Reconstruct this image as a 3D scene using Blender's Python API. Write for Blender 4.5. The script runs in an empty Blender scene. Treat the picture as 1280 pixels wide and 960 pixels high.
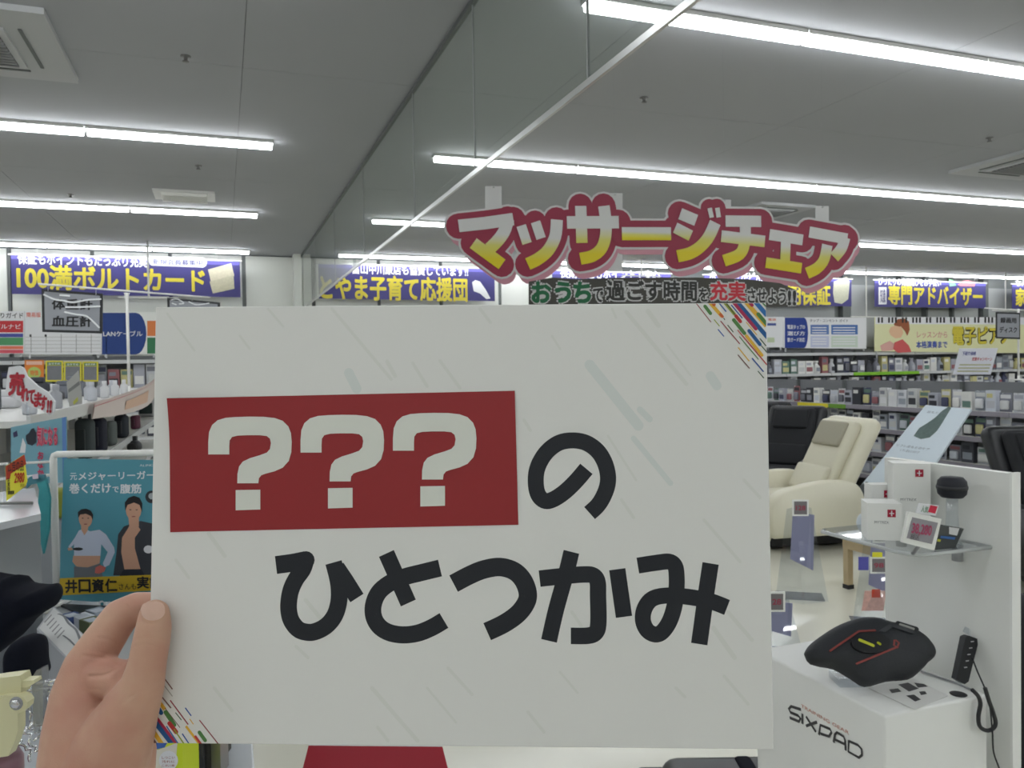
import bpy, bmesh, math, random
from mathutils import Vector, Matrix
random.seed(7)
C = bpy.context.scene.collection
SC = bpy.context.scene
R_ = math.radians

# ------------------------------------------------------------ camera
FPX = 993.4
yaw, pitch, roll = R_(19.98), R_(-1.16), R_(-0.895)
F = Vector((math.sin(yaw)*math.cos(pitch), math.cos(yaw)*math.cos(pitch), math.sin(pitch)))
Rr = Vector((math.cos(yaw), -math.sin(yaw), 0)); Uu = Rr.cross(F)
R = Rr*math.cos(roll) + Uu*math.sin(roll); U = Uu*math.cos(roll) - Rr*math.sin(roll)
CAM = Vector((0, 0, 1.6))
cd = bpy.data.cameras.new('camera'); cam = bpy.data.objects.new('camera', cd); C.objects.link(cam)
cd.sensor_fit = 'HORIZONTAL'; cd.sensor_width = 36; cd.lens = FPX/1280*36; cd.clip_start = .02; cd.clip_end = 100
cam.matrix_world = Matrix(((R.x, U.x, -F.x, 0), (R.y, U.y, -F.y, 0), (R.z, U.z, -F.z, 1.6), (0, 0, 0, 1)))
cd.dof.use_dof = True; cd.dof.focus_distance = .545; cd.dof.aperture_fstop = 36.0
SC.camera = cam
# ------------------------------------------------------------ world, exposure
w = bpy.data.worlds.new('world'); SC.world = w; w.use_nodes = True
w.node_tree.nodes['Background'].inputs[0].default_value = (.5, .52, .55, 1)
w.node_tree.nodes['Background'].inputs[1].default_value = .15
SC.view_settings.view_transform = 'Standard'; SC.view_settings.look = 'None'
SC.view_settings.gamma = 1; SC.view_settings.use_curve_mapping = False
SC.view_settings.exposure = 1.25
TUBE = 8.0

# ------------------------------------------------------------ materials
def lin(c):
    return tuple(((v/255)/12.92 if v/255 <= .04045 else ((v/255+.055)/1.055)**2.4) for v in c)
MATS = {}
def mat(name, rgb=(200, 200, 200), rough=.6, metal=0, emit=0, var=.0, scale=20, alpha=1, trans=0, bump=0, coat=0, spec=.5, sss=0):
    if name in MATS: return MATS[name]
    m = bpy.data.materials.new(name); m.use_nodes = True
    nt = m.node_tree; b = nt.nodes['Principled BSDF']
    c = lin(rgb)+(1,)
    b.inputs['Base Color'].default_value = c; b.inputs['Roughness'].default_value = rough
    b.inputs['Metallic'].default_value = metal; b.inputs['Specular IOR Level'].default_value = spec
    if coat: b.inputs['Coat Weight'].default_value = coat
    if sss:
        b.inputs['Subsurface Weight'].default_value = sss; b.inputs['Subsurface Radius'].default_value = (.008, .003, .0015)
        b.inputs['Subsurface Scale'].default_value = 1
    if emit:
        b.inputs['Emission Color'].default_value = c; b.inputs['Emission Strength'].default_value = emit
    if alpha < 1: b.inputs['Alpha'].default_value = alpha
    if trans: b.inputs['Transmission Weight'].default_value = trans; b.inputs['IOR'].default_value = 1.3
    if var or bump:
        tc = nt.nodes.new('ShaderNodeTexCoord'); n = nt.nodes.new('ShaderNodeTexNoise')
        n.inputs['Scale'].default_value = scale; n.inputs['Detail'].default_value = 4
        nt.links.new(tc.outputs['Object'], n.inputs['Vector'])
        if var:
            mx = nt.nodes.new('ShaderNodeMix'); mx.data_type = 'RGBA'
            mx.inputs[6].default_value = tuple(max(0, v*(1-var)) for v in c[:3])+(1,)
            mx.inputs[7].default_value = tuple(min(1, v*(1+var)) for v in c[:3])+(1,)
            nt.links.new(n.outputs['Fac'], mx.inputs[0]); nt.links.new(mx.outputs[2], b.inputs['Base Color'])
        if bump:
            bp = nt.nodes.new('ShaderNodeBump'); bp.inputs['Strength'].default_value = bump; bp.inputs['Distance'].default_value = .002
            nt.links.new(n.outputs['Fac'], bp.inputs['Height']); nt.links.new(bp.outputs[0], b.inputs['Normal'])
    MATS[name] = m
    return m
def glassy(name, tint, refl=.10, rough=.02, body=0.0, bodycol=(200, 205, 210)):
    """thin clear sheet: lets light through with a tint, reflects a little, optional milky body"""
    if name in MATS: return MATS[name]
    m = bpy.data.materials.new(name); m.use_nodes = True; nt = m.node_tree
    nt.nodes.remove(nt.nodes['Principled BSDF']); out = nt.nodes['Material Output']
    t = nt.nodes.new('ShaderNodeBsdfTransparent'); t.inputs[0].default_value = tuple(tint)+(1,)
    g = nt.nodes.new('ShaderNodeBsdfGlossy'); g.inputs['Roughness'].default_value = rough
    fr = nt.nodes.new('ShaderNodeFresnel'); fr.inputs[0].default_value = 1.45
    ad = nt.nodes.new('ShaderNodeMath'); ad.operation = 'MULTIPLY_ADD'; ad.inputs[1].default_value = 1.0; ad.inputs[2].default_value = refl*.3
    ad.use_clamp = True
    nt.links.new(fr.outputs[0], ad.inputs[0])
    base = t
    if body:
        d = nt.nodes.new('ShaderNodeBsdfDiffuse'); d.inputs[0].default_value = lin(bodycol)+(1,)
        mb_ = nt.nodes.new('ShaderNodeMixShader'); mb_.inputs[0].default_value = body
        nt.links.new(t.outputs[0], mb_.inputs[1]); nt.links.new(d.outputs[0], mb_.inputs[2]); base = mb_
    ge = nt.nodes.new('ShaderNodeNewGeometry'); sb = nt.nodes.new('ShaderNodeMath'); sb.operation = 'SUBTRACT'; sb.inputs[0].default_value = 1; ml = nt.nodes.new('ShaderNodeMath'); ml.operation = 'MULTIPLY'
    nt.links.new(ge.outputs['Backfacing'], sb.inputs[1]); nt.links.new(sb.outputs[0], ml.inputs[0]); nt.links.new(ad.outputs[0], ml.inputs[1])
    mx = nt.nodes.new('ShaderNodeMixShader'); nt.links.new(ml.outputs[0], mx.inputs[0])
    nt.links.new(base.outputs[0], mx.inputs[1]); nt.links.new(g.outputs[0], mx.inputs[2])
    nt.links.new(mx.outputs[0], out.inputs[0]); MATS[name] = m
    return m
def c_(r, g, b, rough=.6, **k):
    return mat('paint_%d_%d_%d' % (r, g, b), (r, g, b), rough, **k)

# ------------------------------------------------------------ object helpers
def wm(o):
    m = o.matrix_basis.copy()
    if o.parent: return wm(o.parent) @ o.matrix_parent_inverse @ m
    return m
def adopt(o, parent):
    o.parent = parent; o.matrix_parent_inverse = wm(parent).inverted()
def tag(o, label=None, cat=None, group=None, kind=None):
    for k, v in (('label', label), ('category', cat), ('group', group), ('kind', kind)):
        if v: o[k] = v
    return o
def thing(name, label, cat, loc=(0, 0, 0), group=None, rotz=0):
    o = bpy.data.objects.new(name, None); C.objects.link(o); o.empty_display_size = .05
    o.location = loc; o.rotation_euler = (0, 0, rotz)
    o.matrix_basis = Matrix.Translation(Vector(loc)) @ Matrix.Rotation(rotz, 4, 'Z')
    return tag(o, label, cat, group)
def copy_tree(o, parent=None):
    c = o.copy(); C.objects.link(c)
    if parent: c.parent = parent
    for ch in list(o.children): copy_tree(ch, c)
    return c
def hit(px, py, ax, val):
    """point where the line of sight through a photo pixel meets the plane axis=val"""
    d = F + R*((px-640)/FPX) - U*((py-480)/FPX)
    return CAM + d*((val-CAM[ax])/d[ax])
def at(px, py, z):
    return CAM + (F + R*((px-640)/FPX) - U*((py-480)/FPX))*z

class MB:
    def __init__(s): s.v = []; s.f = []; s.m = []; s.sm = []
    def add(s, vs, fs, mi=0, smooth=False):
        b = len(s.v); s.v += [tuple(p) for p in vs]
        for f in fs: s.f.append([b+i for i in f]); s.m.append(mi); s.sm.append(smooth)
    def box(s, a, b, mi=0):
        x0, y0, z0 = a; x1, y1, z1 = b
        x0, x1 = sorted((x0, x1)); y0, y1 = sorted((y0, y1)); z0, z1 = sorted((z0, z1))
        s.add([(x0, y0, z0), (x1, y0, z0), (x1, y1, z0), (x0, y1, z0), (x0, y0, z1), (x1, y0, z1), (x1, y1, z1), (x0, y1, z1)],
              [(0, 3, 2, 1), (4, 5, 6, 7), (0, 1, 5, 4), (1, 2, 6, 5), (2, 3, 7, 6), (3, 0, 4, 7)], mi)
    def rbox(s, a, b, r=.02, mi=0, seg=3, M=None):
        bm = bmesh.new(); bmesh.ops.create_cube(bm, size=1)
        c = [(p+q)/2 for p, q in zip(a, b)]; d = [abs(q-p) for p, q in zip(a, b)]
        for v in bm.verts: v.co = Vector((v.co.x*d[0]+c[0], v.co.y*d[1]+c[1], v.co.z*d[2]+c[2]))
        bmesh.ops.bevel(bm, geom=bm.edges[:], offset=min(r, min(d)*.49), segments=seg, profile=.5, affect='EDGES')
        bm.verts.index_update()
        s.add([(M @ v.co if M else v.co) for v in bm.verts], [[v.index for v in f.verts] for f in bm.faces], mi, True); bm.free()
    def prism(s, pts, d0, d1, mi=0, smooth=False):
        n = len(pts)
        ar = sum(pts[i][0]*pts[(i+1) % n][1]-pts[(i+1) % n][0]*pts[i][1] for i in range(n))
        if ar < 0: pts = pts[::-1]
        d0, d1 = min(d0, d1), max(d0, d1)
        s.add([(p[0], p[1], d1) for p in pts]+[(p[0], p[1], d0) for p in pts],
              [list(range(n)), list(range(2*n-1, n-1, -1))]+[(i+n, (i+1) % n+n, (i+1) % n, i) for i in range(n)], mi, smooth)
    def flat(s, pts, d, mi=0):
        n = len(pts)
        if n < 3: return
        ar = sum(pts[i][0]*pts[(i+1) % n][1]-pts[(i+1) % n][0]*pts[i][1] for i in range(n))
        if ar < 0: pts = pts[::-1]
        s.add([(p[0], p[1], d) for p in pts], [list(range(n))], mi)
    def tube(s, pts, r, seg=8, mi=0, caps=True, closed=False):
        pts = [Vector(p) for p in pts]; n = len(pts); rr = r if isinstance(r, (list, tuple)) else [r]*n
        vs = []; fs = []; prev = None
        for i, p in enumerate(pts):
            a = pts[(i+1) % n] if (i < n-1 or closed) else p; b = pts[i-1] if (i > 0 or closed) else p
            t = (a-b).normalized()
            if prev is None: nn = t.orthogonal().normalized()
            else:
                nn = prev - t*prev.dot(t)
                nn = nn.normalized() if nn.length > 1e-6 else t.orthogonal().normalized()
            prev = nn; bn = t.cross(nn)
            for k in range(seg):
                q = 2*math.pi*k/seg; vs.append(p+(nn*math.cos(q)+bn*math.sin(q))*rr[i])
        for i in range(n-1 if not closed else n):
            j = (i+1) % n
            for k in range(seg):
                fs.append((i*seg+k, i*seg+(k+1) % seg, j*seg+(k+1) % seg, j*seg+k))
        if caps and not closed: fs.append(list(range(seg))[::-1]); fs.append([(n-1)*seg+k for k in range(seg)])
        s.add(vs, fs, mi, True)
    def lathe(s, prof, c=(0, 0, 0), seg=16, mi=0):
        vs = []; fs = []
        for r, z in prof:
            for k in range(seg):
                q = 2*math.pi*k/seg; vs.append((c[0]+r*math.cos(q), c[1]+r*math.sin(q), c[2]+z))
        for i in range(len(prof)-1):
            for k in range(seg): fs.append((i*seg+k, i*seg+(k+1) % seg, (i+1)*seg+(k+1) % seg, (i+1)*seg+k))
        fs.append([k for k in range(seg)][::-1]); fs.append([(len(prof)-1)*seg+k for k in range(seg)])
        s.add(vs, fs, mi, True)
    def build(s, name, mats, parent=None, M=None):
        me = bpy.data.meshes.new(name); me.from_pydata(s.v, [], s.f)
        if not isinstance(mats, (list, tuple)): mats = [mats]
        for m in mats: me.materials.append(m)
        me.polygons.foreach_set('material_index', s.m); me.polygons.foreach_set('use_smooth', s.sm)
        me.update()
        o = bpy.data.objects.new(name, me); C.objects.link(o)
        if M is not None: o.matrix_basis = M
        if parent: adopt(o, parent)
        return o
def smooth_path(pts, n=6):
    if len(pts) < 3: return [tuple(p) for p in pts]
    out = []; P = [pts[0]]+list(pts)+[pts[-1]]
    for i in range(1, len(P)-2):
        p0, p1, p2, p3 = [Vector(q) for q in P[i-1:i+3]]
        for k in range(n):
            t = k/n
            out.append(tuple(.5*((2*p1)+(p2-p0)*t+(2*p0-5*p1+4*p2-p3)*t*t+(3*p1-p0-3*p2+p3)*t**3)))
    out.append(tuple(pts[-1])); return out
def clip(poly, x0, y0, x1, y1):
    for ax, v, sg in ((0, x0, 1), (0, x1, -1), (1, y0, 1), (1, y1, -1)):
        out = []
        for i in range(len(poly)):
            a, b = poly[i-1], poly[i]; ia = (a[ax]-v)*sg >= 0; ib = (b[ax]-v)*sg >= 0
            if ia != ib:
                t = (v-a[ax])/(b[ax]-a[ax]); out.append((a[0]+(b[0]-a[0])*t, a[1]+(b[1]-a[1])*t))
            if ib: out.append(b)
        poly = out
        if not poly: return []
    return poly

class Fr:
    """a flat panel's own axes; uv() turns a photo pixel into panel metres"""
    def __init__(s, O, Ux, Vx):
        s.O = Vector(O); s.U = Vector(Ux).normalized(); s.V = Vector(Vx); s.V = (s.V-s.U*s.V.dot(s.U)).normalized()
        s.N = s.U.cross(s.V); s.zb = 0.0; s.zstep = 0.0
        s.M = Matrix(((s.U.x, s.V.x, s.N.x, s.O.x), (s.U.y, s.V.y, s.N.y, s.O.y), (s.U.z, s.V.z, s.N.z, s.O.z), (0, 0, 0, 1)))
    def uv(s, px, py):
        d = F + R*((px-640)/FPX) - U*((py-480)/FPX)
        t = (s.O-CAM).dot(s.N)/d.dot(s.N); p = CAM+d*t-s.O
        return (p.dot(s.U), p.dot(s.V))
    def q(s, pts): return [s.uv(*p) for p in pts]
    def scale(s, px, py):
        a = Vector(s.uv(px-5, py)); b = Vector(s.uv(px+5, py)); return (b-a).length/10
    def poly(s, name, pts, m, parent, d, th=0.0, px=True):
        mb = MB(); p = s.q(pts) if px else list(pts)
        if th: mb.prism(p, d, d+th)
        else: mb.flat(p, d)
        return mb.build(name, m, parent, s.M)
    def ribbon(s, mb, pts, wd, d, th=0, round_=False, sm=True, px=True, mi=0, cl=None):
        pts = smooth_path(pts, 5) if sm else pts
        P = [Vector(s.uv(*p)) if px else Vector(p) for p in pts]
        k = s.scale(*pts[len(pts)//2]) if px else 1
        h = wd*k/2; L = []; Rt = []
        for i, p in enumerate(P):
            t = (P[min(i+1, len(P)-1)]-P[max(i-1, 0)]).normalized(); n = Vector((-t.y, t.x)); L.append(p+n*h); Rt.append(p-n*h)
        def put(poly):
            poly = [tuple(q) for q in poly]
            if cl: poly = clip(poly, *cl)
            if len(poly) < 3: return
            if th: mb.prism(poly, d, d+th, mi)
            else: mb.flat(poly, d, mi)
        d = d+s.zb; s.zb += s.zstep
        for i in range(len(P)-1): d += s.zstep*.06; put([L[i], L[i+1], Rt[i+1], Rt[i]])
        if round_:
            for i, p in enumerate(P):
                if round_ == 2 or i in (0, len(P)-1):
                    if not th or round_ == 2: d += s.zstep*.12
                    put([(p.x+h*math.cos(a*math.pi/8), p.y+h*math.sin(a*math.pi/8)) for a in range(16)])
    def text(s, txt, p0, p1, m, parent, d, bold=.02, name='lettering', px=True, shear=0, res=3, spacing=1, keep=False, th=0):
        """lettering stretched to the box p0 (bottom left) .. p1 (top right)"""
        cu = bpy.data.curves.new(name, 'FONT'); cu.body = txt; cu.size = 1; cu.offset = 0; cu.resolution_u = res
        cu.shear = shear; cu.space_character = spacing; cu.fill_mode = 'FRONT'
        to = bpy.data.objects.new(name, cu); C.objects.link(to)
        dg = bpy.context.evaluated_depsgraph_get(); me = bpy.data.meshes.new_from_object(to.evaluated_get(dg)); me.name = name
        bpy.data.objects.remove(to)
        if not me.vertices: raise Exception('empty text '+txt)
        xs = [v.co.x for v in me.vertices]; ys = [v.co.y for v in me.vertices]
        x0, x1, y0, y1 = min(xs), max(xs), min(ys), max(ys)
        a = s.uv(*p0) if px else p0; b = s.uv(*p1) if px else p1
        x0 -= bold; x1 += bold; y0 -= bold; y1 += bold
        sx_, sy_ = (b[0]-a[0])/(x1-x0), (b[1]-a[1])/(y1-y0)
        co = [((v.co.x-x0)*sx_+a[0], (v.co.y-y0)*sy_+a[1]) for v in me.vertices]; fc = [list(p.vertices) for p in me.polygons]
        bpy.data.meshes.remove(me)
        nd = 0 if bold <= 0 else (4 if bold <= .025 else 8)
        sh = [(0, 0)]+[(bold*math.cos(2*math.pi*(k+.5)/nd), bold*math.sin(2*math.pi*(k+.5)/nd)) for k in range(nd)]
        vs_, fs_ = [], []
        for i, (ex, ey) in enumerate(sh):
            n0 = len(vs_); vs_ += [(x+ex*sx_, y+ey*sy_, d+i*(b[1]-a[1])*.0006) for x, y in co]; fs_ += [[n0+j for j in f] for f in fc]
        me = bpy.data.meshes.new(name); me.from_pydata(vs_, [], fs_)
        me.materials.append(m); me.update()
        o = bpy.data.objects.new(name, me); C.objects.link(o); o.matrix_basis = s.M
        if parent: adopt(o, parent)
        return o

# ============================================================ THE ROOM
CEIL = 3.3; BACKY = 12.2; XL, XR = -7.5, 20.0; YN = -6.0
m_floor = mat('vinyl_floor', (228, 226, 210), .16, var=.03, scale=3, spec=.6)
m_ceil = mat('ceiling_board', (160, 162, 166), .8, var=.02, scale=2)
m_wallw = mat('white_wall_board', (224, 226, 220), .6, var=.02, scale=4)
m_wallg = mat('grey_wall_board', (128, 132, 132), .7, var=.04, scale=4)
m_trim = mat('dark_trim', (96, 100, 100), .6)
m_white = mat('white_plastic', (232, 232, 228), .35)
m_whitep = mat('white_paint', (236, 237, 233), .45, var=.01)
m_grey = mat('grey_plastic', (150, 152, 154), .5)
m_dark = mat('dark_plastic', (34, 36, 40), .45)
m_black = mat('black_fabric', (20, 22, 26), .85, var=.25, scale=90)
m_chrome = mat('chrome', (215, 215, 218), .15, 1)
m_steel = mat('shelf_steel', (190, 192, 194), .35, .6)
m_shelf = mat('shelf_enamel', (222, 222, 218), .4)
m_price = mat('price_rail', (196, 198, 200), .4)
m_clear = glassy('clear_acrylic', (.9, .92, .94), .2)
m_frost = glassy('frosted_acrylic', (.75, .78, .84), .2, .15, .35, (150, 156, 178))
m_glass = glassy('smoke_curtain_glass', (.955, .975, .96), .1, .015, .09, (150, 162, 156))

def struct(mb, name, m, parent=None, M=None, **k):
    o = mb.build(name, m, parent, M)
    if not parent: o['kind'] = 'structure'
    return o
fl = MB(); fl.box((XL, YN, -.08), (XR, BACKY, 0)); struct(fl, 'floor', m_floor)
ce = MB(); ce.box((XL, YN, CEIL+.012), (XR, BACKY, CEIL+.1)); ceil_o = struct(ce, 'ceiling', mat('ceiling_joint', (120, 122, 120), .9))
# ceiling boards with 4 mm open joints
xs = []; x = .14
while x < XR: xs.append(x); x += 1.83
x = .14-1.83
while x > XL: xs.insert(0, x); x -= 1.83
xs = [XL]+xs+[XR]
ys = [YN]+[y for y in [-3.0, -.5, 1.94, 4.71, 7.48, 10.25] if y > YN]+[BACKY]
for i in range(len(xs)-1):
    for j in range(len(ys)-1):
        b = MB(); b.box((xs[i]+.0015, ys[j]+.0015, CEIL), (xs[i+1]-.0015, ys[j+1]-.0015, CEIL+.012)); b.build('ceiling_panel', m_ceil, ceil_o)
for nm, a, b, m in (('wall_left', (XL-.1, YN, 0), (XL, BACKY, CEIL), m_wallw), ('wall_right', (XR, YN, 0), (XR+.1, BACKY, CEIL), m_wallg),
                    ('wall_near', (XL, YN-.1, 0), (XR, YN, CEIL), m_wallw)):
    q = MB(); q.box(a, b); struct(q, nm, m)
q = MB(); q.box((XL, BACKY, 0), (XR, BACKY+.1, CEIL)); wb = struct(q, 'wall_back', m_wallg)
x = XL
k = 0
while x < 5.5:      # white wall boards on the left half of the back wall, proud of the wall
    b = MB(); b.box((x+.005, BACKY-.04, 0), (x+.93, BACKY, CEIL-.02)); b.build('wall_board', m_wallw, wb)
    if k % 2 == 0: b = MB(); b.box((x+.938, BACKY-.05, 1.9), (x+.972, BACKY-.0, CEIL-.02)); b.build('joint_strip', m_trim, wb)
    x += .98; k += 1
for xx, ww in ((8.6, .12), (11.12, .18), (12.55, .05), (13.2, .05), (13.9, .05), (14.75, .14), (16.3, .14)):
    b = MB(); b.box((xx, BACKY-.12, 0), (xx+ww, BACKY, CEIL)); b.build('column_cover', m_trim, wb)
for x0, x1 in ((9.0, 11.0), (11.4, 12.5), (13.3, 14.7), (15.0, 16.2)):
    b = MB(); b.box((x0, BACKY-.03, 1.9), (x1, BACKY, 3.1)); b.build('wall_board', mat('pale_wall_board', (165, 168, 168), .6), wb)
# wall corner near the curtain's far end
b = MB(); b.box((1.0, BACKY-.3, 0), (1.1, BACKY-.05, CEIL-.0)); b.build('pillar', m_wallw, wb)

# hanging glass smoke curtain (three rows of panes in the plane X = 1.12)
cx = 1.12; CB = 2.50
cur = thing('smoke_curtain', 'long hanging glass smoke curtain running from the ceiling edge to the back wall', 'glass screen', (cx, 5, CB))
yy = [-.6, 1.2, 3.5, 4.63, 6.5, 8.4, 10.3, 12.05]
yy = [-1.0, 1.09, 2.32, 3.53, 4.76, 6.6, 8.4, 10.2, 12.0]
for i in range(len(yy)-1):
    b = MB(); b.box((cx-.003, yy[i]+.004, CB+.02), (cx+.003, yy[i+1]-.004, CEIL-.02)); b.build('pane', m_glass, cur)
    if i: b = MB(); b.box((cx-.004, yy[i]-.004, CB+.02), (cx+.004, yy[i]+.004, CEIL-.02)); b.build('pane_joint', m_grey, cur)
b = MB(); b.box((cx-.006, yy[0], CB-.002), (cx+.006, yy[-1], CB+.02)); b.build('bottom_rail', mat('rail_aluminium', (200, 202, 200), .3, .7), cur)
b = MB(); b.box((cx-.012, yy[0], CEIL-.025), (cx+.012, yy[-1], CEIL)); b.build('top_channel', m_trim, cur)

# fluorescent rows
m_tube = mat('lit_diffuser', (249, 252, 255), .4, emit=TUBE)
m_hous = mat('lamp_housing', (215, 216, 214), .5)
lampP = thing('ceiling_light', 'x', 'ceiling light', (0, 0, CEIL))
b = MB(); b.box((-.615, -.045, -.022), (.615, .045, 0)); b.build('housing', m_hous, lampP)
b = MB(); sec = [(-.034, -.022), (-.034, -.045), (-.02, -.058), (.02, -.058), (.034, -.045), (.034, -.022)]
b.add([(x, y, z) for x in (-.606, .606) for y, z in sec], [(0, 1, 2, 3, 4, 5), (11, 10, 9, 8, 7, 6)]+[(i, i+6, (i+1) % 6+6, (i+1) % 6) for i in range(6)])
b.build('diffuser', m_tube, lampP)
rowY = [-5.0, -2.24, .56, 3.35, 6.15, 8.92, 11.68]
ORD = ['first', 'second', 'third', 'fourth', 'fifth', 'sixth', 'seventh', 'eighth', 'ninth', 'tenth', 'eleventh', 'twelfth', 'thirteenth', 'fourteenth', 'fifteenth', 'sixteenth', 'seventeenth', 'eighteenth', 'nineteenth', 'twentieth']
ORD += ['twenty-'+q for q in ORD[:9]]+['thirtieth']
rn = {-5.0: 'far behind the photographer', -2.24: 'just behind the photographer', .56: 'overhead', 3.35: 'nearest the camera', 6.15: 'second nearest', 8.92: 'third nearest', 11.68: 'nearest the back wall'}
first = True
for y in rowY:
    xs_l = [.39-.62-1.24*i for i in range(5)]; xs_r = [1.60+.62+1.24*i for i in range(13 if y > 3 else 7)]
    for side, arr in (('left', xs_l), ('right', xs_r)):
        for i, x in enumerate(arr):
            o = lampP if first else copy_tree(lampP); first = False
            o.matrix_basis = Matrix.Translation((x, y, CEIL))
            o['label'] = '%s strip light %s of the glass curtain, lamp row %s' % (ORD[i], side, rn[y])
            o['group'] = 'ceiling strip lights'
# ceiling cassette units, vents, detectors
def cassette(x, y, s, label):
    t = thing('air_conditioner', label, 'air conditioner', (x, y, CEIL))
    b = MB(); b.prism([(-s, -s), (s, -s), (s, s), (-s, s)], -.03, 0); b.build('panel', mat('cassette_panel', (176, 178, 180), .6), t, Matrix.Translation((x, y, CEIL)))
    b = MB(); b.box((-s*.55, -s*.55, -.045), (s*.55, s*.55, -.03)); b.build('grille_frame', mat('grille_white', (182, 184, 186), .5), t, Matrix.Translation((x, y, CEIL)))
    b = MB(); b.box((-s*.48, -s*.48, -.047), (s*.48, s*.48, -.045)); b.build('filter', m_dark, t, Matrix.Translation((x, y, CEIL)))
    for k in range(12):
        b = MB(); yk = -s*.46+k*s*.92/11.; b.box((-s*.48, yk-.006, -.056), (s*.48, yk+.006, -.047)); b.build('slat', m_grey, t, Matrix.Translation((x, y, CEIL)))
    for sx, sy in ((1, 0), (-1, 0), (0, 1), (0, -1)):
        b = MB()
        if sx: b.box((sx*s*.68, -s*.55, -.036), (sx*s*.715, s*.55, -.03))
        else: b.box((-s*.55, sy*s*.68, -.036), (s*.55, sy*s*.715, -.03))
        b.build('air_flap', m_trim, t, Matrix.Translation((x, y, CEIL)))
p = hit(98, 98, 2, CEIL); cassette(p.x-.47, p.y-.47, .47, 'white square air conditioner cassette in the ceiling, top left corner')
p = hit(1270, 200, 2, CEIL); cassette(p.x+.2, p.y, .45, 'white square air conditioner cassette at the right edge of the ceiling')
p = hit(960, 262, 2, CEIL); cassette(p.x, p.y, .35, 'small square air conditioner seen just above the red hanging sign')
p = hit(231, 243, 2, CEIL)
t = thing('ceiling_vent', 'small white louvred vent on the ceiling between two left lamp rows', 'vent', p)
MM = Matrix.Translation(p)
b = MB(); b.box((-.27, -.2, -.02), (.27, .2, 0)); b.build('frame', m_hous, t, MM)
for k in range(5):
    b = MB(); b.box((-.2, -.16+k*.07, -.05), (.2, -.14+k*.07, -.02)); b.build('slat', m_white, t, MM)
for (px, py, lb) in ((232, 70, 'small round sprinkler head on the ceiling near the corner air conditioner'), (88, 243, 'small round detector glinting beside the second left lamp row'),
                     (805, 122, 'small dark sprinkler head on the ceiling right of the glass curtain'), (1237, 172, 'small dark sprinkler head near the right ceiling cassette'),
                     (248, 207, 'tiny sprinkler head just above the louvred vent')):
    p = hit(px, py, 2, CEIL); b = MB(); b.lathe([(.028, 0), (.028, -.005), (.012, -.008), (.009, -.024), (.018, -.028), (.018, -.031)], (0, 0, 0), 14)
    tag(b.build('sprinkler_head', mat('dull_metal', (110, 110, 108), .4, .5), None, Matrix.Translation(p)), lb, 'sprinkler')

# ============================================================ BANNERS on the back wall
BY = 11.86
m_blue = mat('banner_violet_blue', (60, 56, 118), .5, var=.03)
m_blue2 = mat('banner_top_violet', (92, 86, 168), .5)
m_yel = mat('banner_yellow', (212, 196, 62), .5)
m_wt = mat('print_white', (226, 227, 230), .5)
m_blk = mat('print_black', (24, 24, 28), .5)
m_red = mat('print_red', (196, 40, 48), .5)
def banner(x0, x1, z0, z1, label, name='hanging_banner'):
    fr = Fr((0, BY, 0), (1, 0, 0), (0, 0, 1))
    t = thing(name, label, 'banner', ((x0+x1)/2, BY, z0), 'violet sale banners along the back wall')
    fr.poly('cloth', [(x0, z0), (x1, z0), (x1, z1), (x0, z1)], m_blue, t, -.004, .006, px=False)
    fr.poly('top_band', [(x0, z1-.06), (x1, z1-.06), (x1, z1), (x0, z1)], m_blue2, t, .003, 0, px=False)
    b = MB(); b.tube([(x0-.03, BY, z1), (x1+.03, BY, z1)], .012, 8); b.build('top_rod', m_white, t)
    for xx in (x0+.3, x1-.3):
        b = MB(); b.tube([(xx, BY, z1), (xx, BY, CEIL)], .003, 5); b.build('hanging_wire', m_white, t)
    return fr, t
def bb(px0, px1):
    a = hit(px0, 340, 1, BY).x; b = hit(px1, 340, 1, BY).x; return a, b
ZB0, ZB1 = 2.655, 3.165
x0, x1 = bb(14, 300)
fr, t = banner(x0, x1, ZB0, ZB1, 'violet banner at far left reading hundred-man volt card in yellow')
fr.text('保証もポイントもたっぷり充実', (22, 330.5), (184, 320), m_wt, t, .004, .03)
fr.text('100満ボルトカード', (21, 362), (256, 336), m_yel, t, .004, .034)
o = fr.poly('pill', [(186, 326), (187, 322.5), (190, 320.5), (254, 321.8), (257.5, 324), (259, 328), (257.5, 332.5), (254, 334.5), (190, 332), (187, 330)], m_wt, t, .004)
fr.text('新規会員募集中', (191, 330.5), (253, 325.5), m_blue, t, .006, .01)
fr.poly('card_picture', [(260, 337), (289, 329), (293, 345), (264, 354)], mat('card_beige', (205, 198, 175), .5, var=.2, scale=30), t, .005)
fr.poly('card_picture', [(262, 352), (292, 344), (293, 361), (266, 367)], mat('card_beige2', (190, 185, 160), .5, var=.2, scale=30), t, .006)
x0, x1 = bb(398, 618)
fr, t = banner(x0, x1, ZB0, ZB1, 'violet childcare support banner partly behind the glass curtain')
fr.text('とやま子育て応援団', (400, 375), (584, 347), m_yel, t, .004, .034)
fr.text('富山中川原店も協賛しています!!', (440, 342.5), (585, 333), m_wt, t, .004, .03)
fr.poly('print_shape', [(590, 353), (594, 350), (600, 352), (607, 362), (613, 373), (608, 374), (600, 367), (592, 364)], m_wt, t, .004)
x0, x1 = bb(690, 838)
fr, t = banner(x0, x1, ZB0, ZB1, 'violet banner glimpsed between the red hanging letters and their subtitle')
fr.text('長期保証もポイントで安心', (700, 347.5), (825, 338), m_wt, t, .004, .03)
fr.text('無料長期保証', (700, 378), (815, 351), m_yel, t, .004, .034)
x0, x1 = bb(880, 1064)
fr, t = banner(x0, x1, ZB0, ZB1, 'violet warranty banner right of the red hanging sign with a grey bag picture')
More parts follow.
